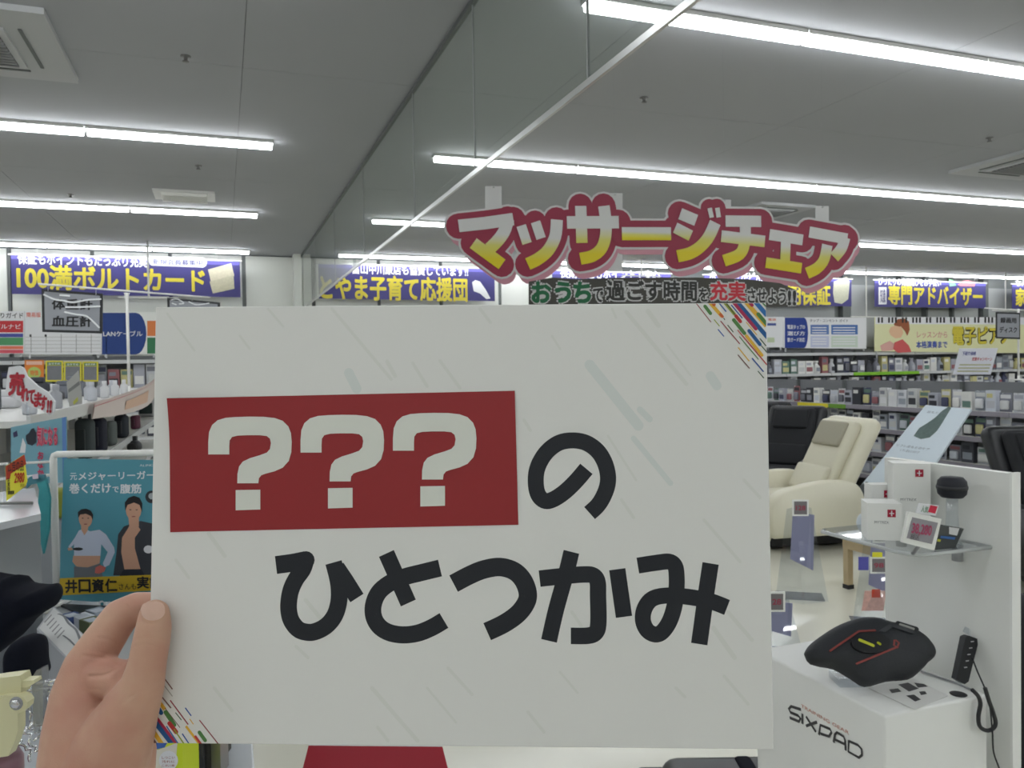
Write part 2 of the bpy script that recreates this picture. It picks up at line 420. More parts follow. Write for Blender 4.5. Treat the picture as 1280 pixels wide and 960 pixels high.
fr.text('あんしん長期保証', (886, 380), (1038, 356), m_yel, t, .004, .034)
fr.text('ポイントがどんどんたまる延長保証', (886, 352), (1035, 343), m_wt, t, .004, .03)
fr.poly('bag_picture', [(1042, 352), (1058, 346), (1062, 352), (1060, 374), (1052, 380), (1043, 378), (1041, 366)], mat('bag_grey', (190, 190, 170), .6, var=.15, scale=30), t, .005)
x0, x1 = bb(1093, 1232)
fr, t = banner(x0, x1, ZB0, ZB1, 'violet expert adviser banner with green and pink marks at top right')
fr.text('専門アドバイザー', (1110, 381), (1228, 359), m_yel, t, .004, .034)
fr.text('ぴったりの商品選びをお手伝い', (1098, 356.5), (1176, 349), m_wt, t, .004, .03)
fr.poly('side_box', [(1098, 359), (1108, 359), (1108, 380.5), (1098, 380.5)], m_wt, t, .004)
fr.text('知識', (1100, 379), (1106.5, 361), m_blue, t, .006, .01)
fr.poly('green_mark', [(1186, 349), (1191, 350), (1195, 357), (1187, 358)], mat('mark_green', (130, 205, 150), .5), t, .004)
fr.poly('pink_mark', [(1197, 356), (1204, 351), (1210, 350), (1214, 352), (1219, 353), (1218, 358), (1200, 357.5)], mat('mark_pink', (222, 130, 140), .5), t, .004)
x0 = hit(1265, 340, 1, BY).x
fr, t = banner(x0, x0+2.6, ZB0, ZB1, 'violet banner cut off by the right edge of the photograph')
fr.text('家電のご相談', (1269, 383), (1350, 362), m_yel, t, .004, .034)
fr.text('なんでもお気軽に', (1269, 358), (1330, 351.5), m_wt, t, .004, .03)

# ============================================================ BACK-WALL SHELVING
PALN = {}
def price_colors(): return random.choice([(222, 222, 220), (206, 208, 214), (170, 172, 184), (72, 76, 104), (150, 96, 102), (200, 205, 215), (204, 206, 206), (72, 74, 82), (226, 226, 224), (150, 156, 166), (200, 194, 140), (104, 132, 122), (110, 112, 122), (52, 54, 62), (186, 188, 196), (132, 134, 146), (216, 217, 220)])
# product prototypes (mesh templates sharing data)
def proto_pack(w_, h_, d_, col, col2, kind):
    b = MB()
    if kind == 0:   # hanging blister pack: card with header hole tab and a bulge
        b.box((-w_/2, -.003, 0), (w_/2, .003, h_), 0)
        b.rbox((-w_*.34, -d_*.5, h_*.12), (w_*.34, -.003, h_*.6), .012, 1, 2)
        b.box((-w_*.42, -.0045, h_*.70), (w_*.42, -.003, h_*.9), 2)
        b.tube([(0, .003, h_*.96), (0, -d_*.7, h_*.98)], .003, 5, 3)
    elif kind == 1:  # carton with printed panel
        b.box((-w_/2, -d_/2, 0), (w_/2, d_/2, h_), 0)
        b.box((-w_*.4, -d_/2-.001, h_*.15), (w_*.4, -d_/2, h_*.5), 2)
        b.box((-w_*.4, -d_/2-.001, h_*.65), (w_*.2, -d_/2, h_*.85), 1)
    else:            # upright appliance / bottle
        b.lathe([(w_*.42, 0), (w_*.45, h_*.08), (w_*.42, h_*.55), (w_*.2, h_*.72), (w_*.2, h_*.85), (w_*.26, h_*.86), (w_*.26, h_)], (0, 0, 0), 12, 0)
        b.box((-w_*.25, -w_*.45, h_*.15), (w_*.25, -w_*.40, h_*.45), 2)
    return b, [c_(*col), c_(*col2), c_(*price_colors()), m_chrome]
def cname(c):
    r, g, b = c
    mx, mn = max(c), min(c)
    if mx-mn < 26: return 'white' if mn > 205 else ('grey' if mn > 75 else 'dark')
    if r == mx and g > .8*r: return 'yellow'
    if r == mx: return 'red'
    if b == mx: return 'blue'
    return 'green'
protos = {}; counts = {}
def product(x, y, z, rot, kind, wd, h, dp, nm, label, group, cat):
    key = (kind, round(wd, 2), round(h, 2), random.randrange(9))
    if key not in protos:
        mc = price_colors(); bm_, ms = proto_pack(wd, h, dp, mc, price_colors(), kind)
        o = bm_.build(nm, ms); protos[key] = o; o['tone'] = cname(mc)
    else:
        o = protos[key].copy(); o.name = nm; C.objects.link(o)
    o.matrix_basis = Matrix.Translation((x, y, z)) @ Matrix.Rotation(rot, 4, 'Z')
    kw = ('hanging pack', 'carton', 'bottle')[kind]; ck = (group, o['tone'], kind); n_ = counts[ck] = counts.get(ck, 0)+1
    return tag(o, '%s %s %s from the %s, %s' % (ORD[n_-1], o['tone'], kw, 'near end' if 'gondola' in group else 'left', label), cat, group)
m_backp = mat('shelf_back', (120, 122, 126), .6)
def shelf_unit(x0, x1, y, depth, levels, top, label, name='wall_shelving', face=-1, back=m_backp, rail=m_price):
    t = thing(name, label, 'shelf', ((x0+x1)/2, y, 0))
    b = MB(); b.box((x0, y+depth-.02, 0), (x1, y+depth, top)); b.build('back_panel', back, t)
    n = max(1, round((x1-x0)/.92))
    for i in range(n+1):
        xx = x0+(x1-x0)*i/n; b = MB(); b.box((xx-.015, y+depth-.06, 0), (xx+.015, y+depth-.02, top)); b.build('upright', m_trim, t)
    for i in range(n):
        a, c = x0+(x1-x0)*i/n+.004, x0+(x1-x0)*(i+1)/n-.004
        for z in levels:
            b = MB(); b.box((a, y, z-.03), (c, y+depth-.06, z)); s_ = b.build('shelf_board', m_shelf, t)
            b = MB(); b.box((a, y-.008, z-.045), (c, y, z+.002)); b.build('price_rail', rail, s_)
    b = MB(); b.box((x0, y+.01, 0), (x1, y+depth-.06, .12)); b.build('kick_plate', m_trim, t)
    return t
SY = 11.3
lv = [.45, .78, 1.1, 1.42, 1.78]
shelf_unit(-5.0, 1.0, SY, .5, lv, 1.84, 'long white wall shelving on the left stretch of the back wall')
shelf_unit(8.2, 15.9, SY, .5, lv, 1.84, 'long white wall shelving on the right stretch of the back wall')
def prodrow(x0, x1, z, y, pitch, hmin, hmax, kinds, label, group, cat='product', nm='packaged_product', along='x', rot=0, dp=.08, hang=False):
    s = x0
    while s < x1:
        k = random.choice(kinds); wd = pitch*random.choice([.8, .88, .94]); h = random.choice([hmin, (hmin+hmax)/2, hmax])
        pos = (s+pitch/2, y) if along == 'x' else (y, s+pitch/2)
        zz = z+.001
        product(pos[0], pos[1], zz, rot, k, wd, h, dp, nm, label, group, cat)
        s += pitch
for i, (z, hm, hx) in enumerate([(1.42, .24, .3), (1.1, .22, .28), (.78, .2, .26)]):
    lbs = ['top', 'middle', 'lower'][i]
    prodrow(-2.9, .55, z, SY+.14, .15, hm, hx, [0, 0, 1], '%s shelf of left back wall' % lbs, 'left back-wall packs, %s shelf' % lbs, 'pack')
for i, (z, hm, hx, pt) in enumerate([(1.42, .22, .29, .17), (1.1, .2, .27, .17)]):
    lbs = ['top', 'second'][i]
    prodrow(8.3, 15.4, z, SY+.14, pt, hm, hx, [0, 1, 1, 2], '%s shelf of right back wall' % lbs, 'right back-wall goods, %s shelf' % lbs, 'product')

# header boards above the wall shelving
HY = SY-.06
H = Fr((0, HY, 0), (1, 0, 0), (0, 0, 1))
def header(pts, m, label, name='header_board'):
    P = H.q(pts); t = thing(name, label, 'sign', (sum(p[0] for p in P)/len(P), HY, min(p[1] for p in P)))
    # stand-off frame legs down to the shelf
    H.poly('board', pts, m, t, -.02, .02)
    xs_ = [p[0] for p in P]; z0 = min(p[1] for p in P)
    for xx in (min(xs_)+.05, max(xs_)-.05):
        b = MB(); b.box((xx-.01, HY+.005, z0-.04), (xx+.01, HY+.025, z0+.2)); b.build('bracket', m_steel, t)
    return t
t = header([(-60, 389), (30.5, 389), (30.5, 442), (-60, 442)], m_wt, 'cable guide sign at the left edge with red, green and orange bands')
H.text('種類ぴったりガイド', (-40, 397.5), (29, 391), m_blk, t, .002, .02)
H.poly('red_band', [(-55, 401), (29, 401), (29, 415.5), (-55, 415.5)], m_red, t, .002)
H.text('ケーブルナビ', (-25, 411), (26, 405), m_wt, t, .003, .01)
H.poly('blue_band', [(-55, 417), (29, 417), (29, 421.5), (-55, 421.5)], c_(70, 80, 160), t, .002)
H.poly('green_band', [(-55, 422), (29, 422), (29, 431.5), (-55, 431.5)], c_(80, 150, 100), t, .002)
H.poly('orange_band', [(-55, 432.5), (29, 432.5), (29, 436.5), (-55, 436.5)], c_(226, 120, 90), t, .002)
H.poly('pink_band', [(-55, 437.2), (29, 437.2), (29, 441.5), (-55, 441.5)], c_(214, 86, 100), t, .002)
t = header([(31, 389), (126.5, 389), (126.5, 443), (31, 443)], m_wt, 'white chart board behind the framed scales sign')
H.text('簡易版', (33, 396.5), (51, 390.5), c_(220, 110, 90), t, .002, .02)
for k in range(6):
    xx = 38.5+k*18.8; H.poly('chart_line', [(xx, 418), (xx+.8, 418), (xx+.8, 441), (xx, 441)], c_(150, 150, 150), t, .002)
for k in range(5):
    yk = 421+k*4.6; H.poly('chart_line', [(31.5, yk), (126, yk), (126, yk+.7), (31.5, yk+.7)], c_(190, 190, 190), t, .0018)
for px in (38, 57): H.poly('chart_dot', [(px-1, 418), (px+1.4, 418), (px+1.4, 421), (px-1, 421)], m_blk, t, .003)
t = header([(127, 390), (196, 390), (196, 443), (127, 443)], m_whitep, 'blue LAN cable sign with a rounded right end')
H.poly('blue_field', [(127.5, 391)]+[(170+13*math.sin(a*math.pi/10), 417-26*math.cos(a*math.pi/10)) for a in range(11)]+[(127.5, 443)], c_(26, 60, 130), t, .002)
H.text('LANケーブル', (129, 420.5), (178, 413.5), m_wt, t, .004, .02)
H.poly('orange_block', [(184, 401), (196, 401), (196, 420), (184, 420)], c_(226, 130, 70), t, .002)
H.poly('green_block', [(184, 422), (196, 422), (196, 442), (184, 442)], c_(50, 120, 80), t, .002)
# small framed posters hung under the shelf edge
for (pa, pb, colr, lb) in (((31, 450), (55, 477), (226, 130, 50), 'orange poster with a green disc under the left wall header'),
                         ((57, 451), (79, 477), (225, 212, 60), 'yellow framed grey poster, first right of the orange poster'),
                         ((80, 452), (102, 477), (222, 210, 62), 'yellow framed grey poster, second right of the orange poster'),
                         ((103, 452), (123, 477), (218, 206, 60), 'yellow framed grey poster, third right of the orange poster')):
    P0 = H.uv(pa[0], pb[1]); t = thing('hanging_poster', lb, 'poster', (P0[0], HY, P0[1]))
    H.poly('sheet', [pa, (pb[0], pa[1]), pb, (pa[0], pb[1])], c_(*colr), t, .002, .004)
    b = MB(); b.box((P0[0]+.02, HY+.004, H.uv(*pa)[1]-.04), (P0[0]+.04, SY+.012, H.uv(*pa)[1]-.02)); b.build('hook', m_steel, t)
    if pa[0] > 50:
        H.poly('picture', [(pa[0]+2, pa[1]+6), (pb[0]-2, pa[1]+6), (pb[0]-2, pb[1]-2), (pa[0]+2, pb[1]-2)], mat('poster_grey', (120, 122, 128), .5, var=.2, scale=12), t, .008)
        H.poly('title_strip', [(pa[0]+2, pa[1]+1.5), (pb[0]-2, pa[1]+1.5), (pb[0]-2, pa[1]+5.5), (pa[0]+2, pa[1]+5.5)], c_(110, 140, 90), t, .008)
        H.text('おすすめ', (pa[0]+4, pa[1]+5), (pb[0]-4, pa[1]+2.2), m_wt, t, .009, .02)
    else:
        H.poly('green_disc', [(43+8.5*math.cos(a*.5236), 466+7.5*math.sin(a*.5236)) for a in range(12)], c_(180, 205, 110), t, .008)
        H.poly('title_strip', [(33, 451.5), (53, 451.5), (53, 456), (33, 456)], c_(235, 190, 170), t, .008)
        H.text('特価', (38, 469.5), (48, 462.5), c_(226, 110, 50), t, .009, .03)
# right header boards
t = header([(958, 396), (979, 396), (979, 434), (958, 434)], m_wt, 'narrow white header board beside the held card\'s right edge')
H.poly('blue_line', [(959, 404), (970, 404), (970, 407), (959, 407)], c_(60, 80, 150), t, .002)
H.poly('green_patch', [(959, 422), (968, 422), (968, 428), (959, 428)], c_(190, 205, 170), t, .002)
H.text('電源', (960, 401), (970, 398), c_(210, 110, 80), t, .002, .02)
t = header([(979.5, 396.5), (1083, 397), (1083, 436), (979.5, 435)], m_wt, 'white header board with a blue rounded title block and four small panels')
H.poly('blue_title', [(981, 397)]+[(1005+5*math.sin(a*math.pi/8), 416-19*math.cos(a*math.pi/8)) for a in range(9)]+[(981, 435)], c_(24, 56, 140), t, .002)
for k, s_ in enumerate(('電源タップの', '選び方', '雷ガード対応')): H.text(s_, (984, 411.5+k*8), (1006, 406+k*8), m_wt, t, .004, .02)
for a, b_, cc in (((1013, 406), (1036, 418), (90, 120, 180)), ((1013, 420), (1036, 434), (190, 196, 220)), ((1039, 406), (1072, 418), (70, 110, 175)), ((1039, 420), (1072, 434), (200, 214, 200))):
    H.poly('info_panel', [a, (b_[0], a[1]), b_, (a[0], b_[1])], c_(*cc), t, .002)
    for k in range(3): H.poly('text_line', [(a[0]+2, a[1]+3+k*3.2), (b_[0]-3, a[1]+3+k*3.2), (b_[0]-3, a[1]+4.2+k*3.2), (a[0]+2, a[1]+4.2+k*3.2)], m_wt, t, .003)
H.text('タップ・コンセント ガイド', (1012, 402.5), (1060, 399), c_(90, 90, 100), t, .002, .015)
# piano sign
m_cream = mat('piano_sign_cream', (222, 222, 176), .6)
t = header([(1094, 396), (1330, 397), (1330, 442), (1094, 439)], m_cream, 'cream digital piano sign with a keyboard strip and a girl picture')
H.poly('keyboard_strip', [(1094, 396), (1330, 397), (1330, 406), (1094, 405)], m_wt, t, .002)
for k in range(36):
    if k % 7 in (2, 6): continue
    xx = 1097+k*4.3; 
    if xx < 1245: H.poly('black_key', [(xx, 396.6), (xx+2.3, 396.6), (xx+2.3, 403.5), (xx, 403.5)], m_blk, t, .004)
H.text('レッスンから', (1146, 422.5), (1184, 414.5), c_(205, 150, 140), t, .003, .02)
H.text('本格演奏まで', (1145, 435.5), (1184, 426), c_(70, 90, 170), t, .003, .03)
H.text('電子ピアノ', (1190, 432), (1262, 408), m_blk, t, .003, .085)
H.text('電子ピアノ', (1190, 432), (1262, 408), m_yel, t, .005, .03)
H.poly('girl_hair', [(1117, 405), (1122, 399), (1130, 398), (1136, 402), (1137, 412), (1134, 420), (1131, 414), (1126, 408), (1120, 410)], c_(150, 84, 50), t, .003)
H.poly('girl_face', [(1113, 409), (1119, 407), (1127, 409), (1129, 416), (1126, 422), (1119, 423), (1113, 419), (1111, 414)], c_(226, 186, 150), t, .004)
H.poly('girl_dress', [(1118, 428), (1128, 424), (1136, 432), (1139, 440), (1122, 441), (1116, 436)], c_(205, 90, 90), t, .003)
H.poly('girl_hand', [(1100, 432), (1112, 426), (1118, 430), (1116, 438), (1102, 439)], c_(220, 170, 160), t, .003)
# lime shelf strips and yellow strips on the wall shelf
for (pa, pb, cc, lb) in (((1067, 474), (1149, 479), (130, 190, 50), 'lime green shelf strip on the back-wall shelving'),):
    G2 = Fr((0, SY-.012, 0), (1, 0, 0), (0, 0, 1)); P0 = G2.uv(*pa)
    tag(G2.poly('shelf_strip', [(P0[0], 1.37), (G2.uv(*pb)[0], 1.37), (G2.uv(*pb)[0], 1.425), (P0[0], 1.425)], c_(*cc), None, 0, .004, px=False), lb, 'label strip')

# ============================================================ RIGHT GONDOLA (shop shelf running away from the viewer)
GX = 7.0
def gondola(x, y0, y1, h, depth, levels, label, face=-1, name='gondola_shelf', rail=m_price):
    t = thing(name, label, 'shelf', (x+face*-depth/2, (y0+y1)/2, 0))
    xb = x-face*depth     # back panel x
    b = MB(); b.box((xb, y0, 0), (xb-face*.02, y1, h)); b.build('back_panel', m_backp, t)
    n = max(1, round((y1-y0)/.92))
    for i in range(n+1):
        yy_ = y0+(y1-y0)*i/n; b = MB(); b.box((xb, yy_-.015, 0), (xb+face*.04, yy_+.015, h)); b.build('upright', m_trim, t)
    for i in range(n):
        a, c = y0+(y1-y0)*i/n+.004, y0+(y1-y0)*(i+1)/n-.004
        for z in levels:
            b = MB(); b.box((x, a, z-.03), (xb+face*.04, c, z)); s_ = b.build('shelf_board', m_shelf, t)
            b = MB(); b.box((x+face*.008, a, z-.045), (x, c, z+.002)); b.build('price_rail', rail, s_)
    b = MB(); b.box((x-face*.02, y0, 0), (xb, y1, .12)); b.build('kick_plate', m_trim, t)
    return t
m_rail2 = mat('mauve_price_rail', (150, 146, 156), .4)
gl = [.3, .57, .84, 1.1]
gondola(GX, 4.6, 10.6, 1.38, .42, gl, 'long packed gondola shelf behind the massage chairs', rail=m_rail2)
for i, z in enumerate(gl):
    nmz = ['bottom', 'second lowest', 'second highest', 'top'][i]
    prodrow(4.7, 10.5, z, GX+.1, .135 if i > 1 else .17, .165, .205, [0, 0, 1, 1, 0], '%s shelf of right gondola' % nmz, 'gondola goods, %s shelf' % nmz, 'product', along='y', rot=-math.pi/2, dp=.07)
GF = Fr((GX-.01, 0, 0), (0, -1, 0), (0, 0, 1))
for (pa, pb, cc, lb) in (((997, 499), (1035, 502.5), (228, 214, 50), 'upper yellow strip on the right gondola'), ((992, 524), (1056, 530), (228, 214, 50), 'lower yellow strip on the right gondola'),
                         ((1036, 500), (1057, 504), (110, 160, 50), 'green strip next to the upper yellow strip')):
    u0, v0 = GF.uv(*pa); u1, v1 = GF.uv(*pb); v0 = min(gl, key=lambda g: abs(g-.02-v0))
    tag(GF.poly('shelf_strip', [(u0, v0-.05), (u1, v0-.05), (u1, v0+.0), (u0, v0+.0)], c_(*cc), None, .0, .004, px=False), lb, 'label strip')
# tilted price chart standing on the gondola's top
p0 = at(1192, 470, 8.2)
tf = Fr(at(1192, 468, 8.2), R, U*.9-F*.3)
t = thing('price_chart', 'white tilted price chart standing above the right gondola', 'sign', tf.O)
tf.poly('sheet', [(1199, 435.5), (1247, 435), (1238, 468), (1191, 468)], c_(226, 228, 238), t, 0, .006)
tf.text('下取り価格', (1202, 444), (1220, 439), c_(70, 80, 170), t, .008, .02)
tf.text('充実キャンペーン', (1214, 451), (1240, 446), c_(200, 60, 70), t, .008, .02)
for k in range(3): tf.poly('text_line', [(1199-k*1.5, 455+k*4), (1238-k*1.5, 455+k*4), (1238-k*1.5, 456.6+k*4), (1199-k*1.5, 456.6+k*4)], c_(190, 190, 150), t, .007)
pb_ = at(1215, 468, 8.2); b = MB(); b.tube([pb_, (pb_.x, pb_.y, 1.38)] if pb_.z > 1.38 else [pb_, (pb_.x, pb_.y, pb_.z-.2)], .006, 6); b.build('stem', m_clear, t)


# ============================================================ LEFT GONDOLA (running away, face X = -0.5)
LX = -.57; GT = 1.46
def wbox(name, a, b, m, parent=None, r=0):
    q = MB()
    if r: q.rbox(a, b, r)
    else: q.box(a, b)
    return q.build(name, m, parent)
t = thing('gondola_shelf', 'white gondola shelf on the left running away towards the back wall', 'shelf', (LX-.25, 5, 0))
wbox('back_panel', (LX-.52, 2.8, 0), (LX-.5, 8.6, GT), m_shelf, t)
for z in (.3, .62, .95, 1.2):
    for y in (2.8, 3.8, 4.8, 5.7, 6.6, 7.55):
        o = wbox('shelf_board', (LX-.5, y+.004, z-.025), (LX, y+(.996 if y < 4.8 else .896)+(y > 7)*.15, z), m_shelf, t); wbox('price_rail', (LX, y+.004, z-.035), (LX+.008, y+(.996 if y < 4.8 else .896)+(y > 7)*.15, z+.004), m_price, o)
o = wbox('top_board', (LX-.5, 2.8, GT-.02), (LX, 8.6, GT), m_shelf, t)
wbox('top_rail', (LX, 2.8, GT-.035), (LX+.012, 8.6, GT+.015), mat('rail_white', (214, 214, 212), .35), o)
for y in (2.8, 4.8, 6.6, 8.57): wbox('upright', (LX-.5, y, 0), (LX-.46, y+.03, GT), m_steel, t)
GXF = Fr((LX+.014, 0, 0), (0, 1, 0), (0, 0, 1))     # seen from +X
# curved header sign on the gondola rail
hs = thing('rail_header_sign', 'pale pink and white curved header sign along the left gondola rail', 'sign', (LX, 5.3, 1.39))
pts = [(LX+.03+.05*math.sin(a*math.pi/8), 3.9+a*.42, 0) for a in range(9)]
mb = MB(); vs = []
for k, p in enumerate(pts): vs += [(p[0], p[1], 1.405-.03*math.sin(k*math.pi/8)), (p[0]+.01, p[1], 1.475+.011*k)]
mb.add(vs, [(2*i, 2*i+2, 2*i+3, 2*i+1) for i in range(8)], 0, True)
mb.add([(v[0]-.004, v[1], v[2]) for v in vs], [(2*i, 2*i+1, 2*i+3, 2*i+2) for i in range(8)], 0, True)
mb.build('sheet', c_(222, 208, 202), hs)
mb = MB(); mb.add([(v[0]+.002, v[1], z) for v, z in zip(vs, [q for k in range(9) for q in (1.452+.011*k, 1.462+.011*k)])], [(2*i, 2*i+2, 2*i+3, 2*i+1) for i in range(8)], 0, True)
mb.build('red_line', c_(205, 90, 100), hs)
mb = MB(); mb.add([(v[0]+.002, v[1], z) for v, z in zip(vs[4:12], [q for k in range(2, 6) for q in (1.405, 1.43+.011*k)])], [(2*i, 2*i+2, 2*i+3, 2*i+1) for i in range(3)], 0, True)
mb.build('orange_text_block', c_(224, 186, 160), hs)
# white goods on the gondola top, left of the frame
for i in range(13):
    y = 3.25+i*.24; k = MB(); k.lathe([(.022, 0), (.024, .008), (.024, .062), (.012, .074), (.013, .076), (.013, .1)], (0, 0, 0), 12)
    tag(k.build('bottle', c_(*random.choice([(225, 226, 228), (200, 203, 210), (170, 172, 178)])), None, Matrix.Translation((LX-.08-.05*(i % 2), y, GT+.001))), '%s small pale bottle from the near end on top of the left gondola' % ORD[i], 'bottle', 'bottles along the left gondola top')
for i in range(9):
    y = 2.95+i*.34; h = .05+.025*(i % 3)
    o = MB(); o.rbox((-.06, -.05, 0), (.06, .05, h), .015); o.rbox((-.03, -.03, h), (.03, .03, h+.03), .008, 0)
    tag(o.build('small_appliance', c_(*random.choice([(190, 192, 200), (120, 124, 134), (215, 215, 218), (60, 62, 70)])), None, Matrix.Translation((LX-.32, y, GT+.001))), '%s small appliance from the near end, back row on the left gondola top' % ORD[i], 'appliance', 'appliances on the left gondola top')
# dark appliances / bags on the upper gondola shelf
def upright_pad(px, py0, py1, wpx, x, col, label, name='massage_cushion', cat='cushion', loop=False):
    a = hit(px, py1, 0, x); b = hit(px, py0, 0, x); h = b.z-a.z; sc = (a-CAM).dot(F)/FPX; w_ = wpx*sc*1.0
    t = thing(name, label, cat, (a.x, a.y, 1.201))
    M = Matrix.Translation((a.x, a.y, 1.201)) @ Matrix.Rotation(-yaw, 4, 'Z')
    b_ = MB(); b_.rbox((-w_/2, -.04, 0), (w_/2, .04, min(.21, max(.1, b.z-1.2))), min(w_*.35, .035), 0, 4); b_.build('body', c_(*col, rough=.8), t, M)
    H_ = min(.21, max(.1, b.z-1.2))
    b_ = MB(); b_.rbox((-w_*.3, -.048, H_*.2), (w_*.3, -.038, H_*.75), .008); b_.build('front_panel', c_(int(col[0]*.8), int(col[1]*.8), int(col[2]*.8), rough=.5), t, M)
    if loop:
        b_ = MB(); b_.tube(smooth_path([(-w_*.3, 0, H_*.96), (-w_*.25, 0, H_+.04), (w_*.25, 0, H_+.04), (w_*.3, 0, H_*.96)]), .008, 6); b_.build('carry_handle', m_dark, t, M)
    return t
upright_pad(107, 523, 566, 20, -.62, (62, 70, 72), 'dark grey-green massage cushion left of the open black one', loop=True)
upright_pad(124, 522, 566, 16, -.60, (24, 28, 44), 'narrow navy massage cushion beside the grey-green one', loop=True)
upright_pad(138, 526, 568, 13, -.60, (92, 100, 98), 'mid grey massage cushion right of the navy one')
upright_pad(153, 518, 566, 14, -.60, (40, 46, 54), 'charcoal cushion under the curved header sign', loop=True)
upright_pad(170, 521, 552, 8, -.60, (86, 40, 60), 'narrow wine-red case near the white foam block')
t = thing('foot_warmer', 'pale grey boxy appliance touching the held card\'s left edge', 'appliance', hit(186, 560, 0, -.62))
a = hit(186, 566, 0, -.66); M = Matrix.Translation((a.x, a.y, 1.201)) @ Matrix.Rotation(-yaw, 4, 'Z')
b = MB(); b.rbox((-.07, -.06, 0), (.09, .06, .2), .03); b.build('body', c_(186, 186, 188), t, M)
b = MB(); b.rbox((-.05, -.066, .03), (.07, -.056, .13), .01); b.build('dark_screen', c_(46, 60, 60, rough=.3), t, M)
t = thing('hair_dryer', 'round black dryer nozzle standing before the charcoal cushion', 'dryer', hit(169, 566, 0, -.54))
a = hit(169, 558, 0, -.54); M = Matrix.Translation(a) @ Matrix.Rotation(-yaw, 4, 'Z') @ Matrix.Rotation(math.pi/2, 4, 'X')
b = MB(); b.lathe([(.036, 0), (.04, .01), (.04, .05), (.03, .06)], (0, 0, -.02), 18); b.build('nozzle', m_dark, t, M)
b = MB(); b.lathe([(.028, 0), (.028, .004)], (0, 0, .036), 18); b.build('nozzle_ring', m_grey, t, M)
b = MB(); b.box((-.012, -(a.z-1.2), -.01), (.012, -.03, .01)); b.build('handle', m_dark, t, M)

# blue poster panel with POP, clipped on the gondola
pf = Fr(at(50, 560, 2.35), R*.95+F*.15, U)
t = thing('shelf_poster', 'light blue poster panel with pink bubble lettering on the left gondola', 'poster', pf.O)
pf.poly('panel', [(14, 534), (83, 521), (84, 603), (14, 606)], c_(120, 168, 184), t, -.004, .006)
pf.poly('dark_figure', [(33, 544), (37, 541), (40, 536), (43, 535), (46, 541), (46, 553), (41, 557), (35, 555), (33, 549)], c_(40, 44, 56), t, .004)
pf.poly('dark_corner', [(17, 541), (22, 538), (23, 545), (18, 547)], c_(50, 46, 84), t, .004)
pf.poly('white_figure', [(25, 566), (29, 547), (33, 556), (32, 566)], m_wt, t, .003)
pf.poly('blue_edge', [(78, 522), (83, 521), (84, 603), (79, 603)], c_(90, 130, 190), t, .003)
pf.text('気になる', (47, 558), (73, 532), c_(230, 150, 165), t, .005, .07)
pf.text('気になる', (47, 558), (73, 532), c_(206, 44, 84), t, .007, .01)
pf.text('お\nな\nか', (48, 596), (56, 564), c_(196, 50, 86), t, .007, .04)
bp_ = pf.O; b = MB(); p_ = at(50, 604, 2.37); b.box((p_.x-.02, p_.y-.01, 1.05), (p_.x+.02, p_.y+.01, p_.z)); b.build('stand', m_clear, t)
# "selling well" red cut-out sign
sf = Fr(at(38, 490, 2.6), R*.86-F*.5-U*0, U)
t = thing('cutout_sign', 'white cut-out sign with slanting red brush lettering at far left', 'sign', sf.O)
sf.poly('plate', [(10, 470), (12, 459), (24, 457), (30, 460), (34, 470), (47, 482), (60, 490), (69, 502), (68, 515), (62, 519), (52, 512), (38, 508), (24, 500), (14, 497), (8, 488)], m_wt, t, -.003, .006)
_sh = [('売', 12, 495, 33, 465), ('れ', 28, 502, 38, 482), ('て', 37, 505, 46, 487), ('ま', 44, 509, 54, 490), ('す', 52, 513, 61, 494), ('!!', 60, 516, 67, 500)]
for ch, a0, b0, a1, b1 in _sh: sf.text(ch, (a0, b0), (a1, b1), c_(176, 34, 52), t, .005, .05, shear=.1)
b = MB(); p0 = at(34, 503, 2.6); b.tube([p0, (p0.x, p0.y, GT)], .004, 6); b.build('stem', m_clear, t)
# grey-white folding card
ff = Fr(at(95, 495, 3.4), R*.8+F*.6, U)
t = thing('folded_card', 'tall grey card standing on the gondola between red lettering and white pole', 'card', ff.O)
ff.poly('sheet', [(83, 478), (98, 463), (102, 490), (103, 516), (88, 520)], c_(168, 168, 164), t, 0, .004)
ff.poly('stripe', [(85, 487), (99, 476), (99.6, 481), (85.5, 491)], c_(120, 122, 120), t, .005)
ff.poly('yellow_mark', [(91, 502), (97, 496), (97.5, 501), (92, 506)], c_(190, 190, 90), t, .005)
b = MB(); p0 = at(96, 517, 3.4); b.box((p0.x-.012, p0.y-.01, min(GT, p0.z-.02)), (p0.x+.012, p0.y+.01, max(GT, p0.z))); b.build('foot', m_clear, t)

# ---------------------------------------------- T pole with framed signs
PZ = 6.0
def pole_sign(px, pyt, pyb, z, label, fr_l=None, base_z=None):
    a = at(px, pyt, z); t = thing('sign_pole', label, 'sign pole', (a.x, a.y, base_z))
    b = MB(); b.tube([(a.x, a.y, base_z), (a.x, a.y, a.z)], .011, 10); b.build('pole', m_white, t)
    b = MB(); b.lathe([(.05, 0), (.05, .01), (.012, .016), (.012, .05)], (a.x, a.y, base_z), 16); b.build('base', m_white, t)
    return t, a
t, a = pole_sign(158.5, 366, 490, PZ, 'white T-shaped pole carrying framed signs on the left gondola', base_z=GT)
A0, A1 = at(48, 355, PZ-.15), at(263, 372, PZ+.15)
b = MB(); b.tube([A0, A1], .007, 8); b.build('cross_arm', m_white, t)
b = MB(); b.prism([(-.022, .0), (.022, 0), (.006, -.04), (-.006, -.04)], -.004, .004)
fr_ = Fr((a.x, a.y, a.z), R, U); b.build('bracket', m_white, t, fr_.M)
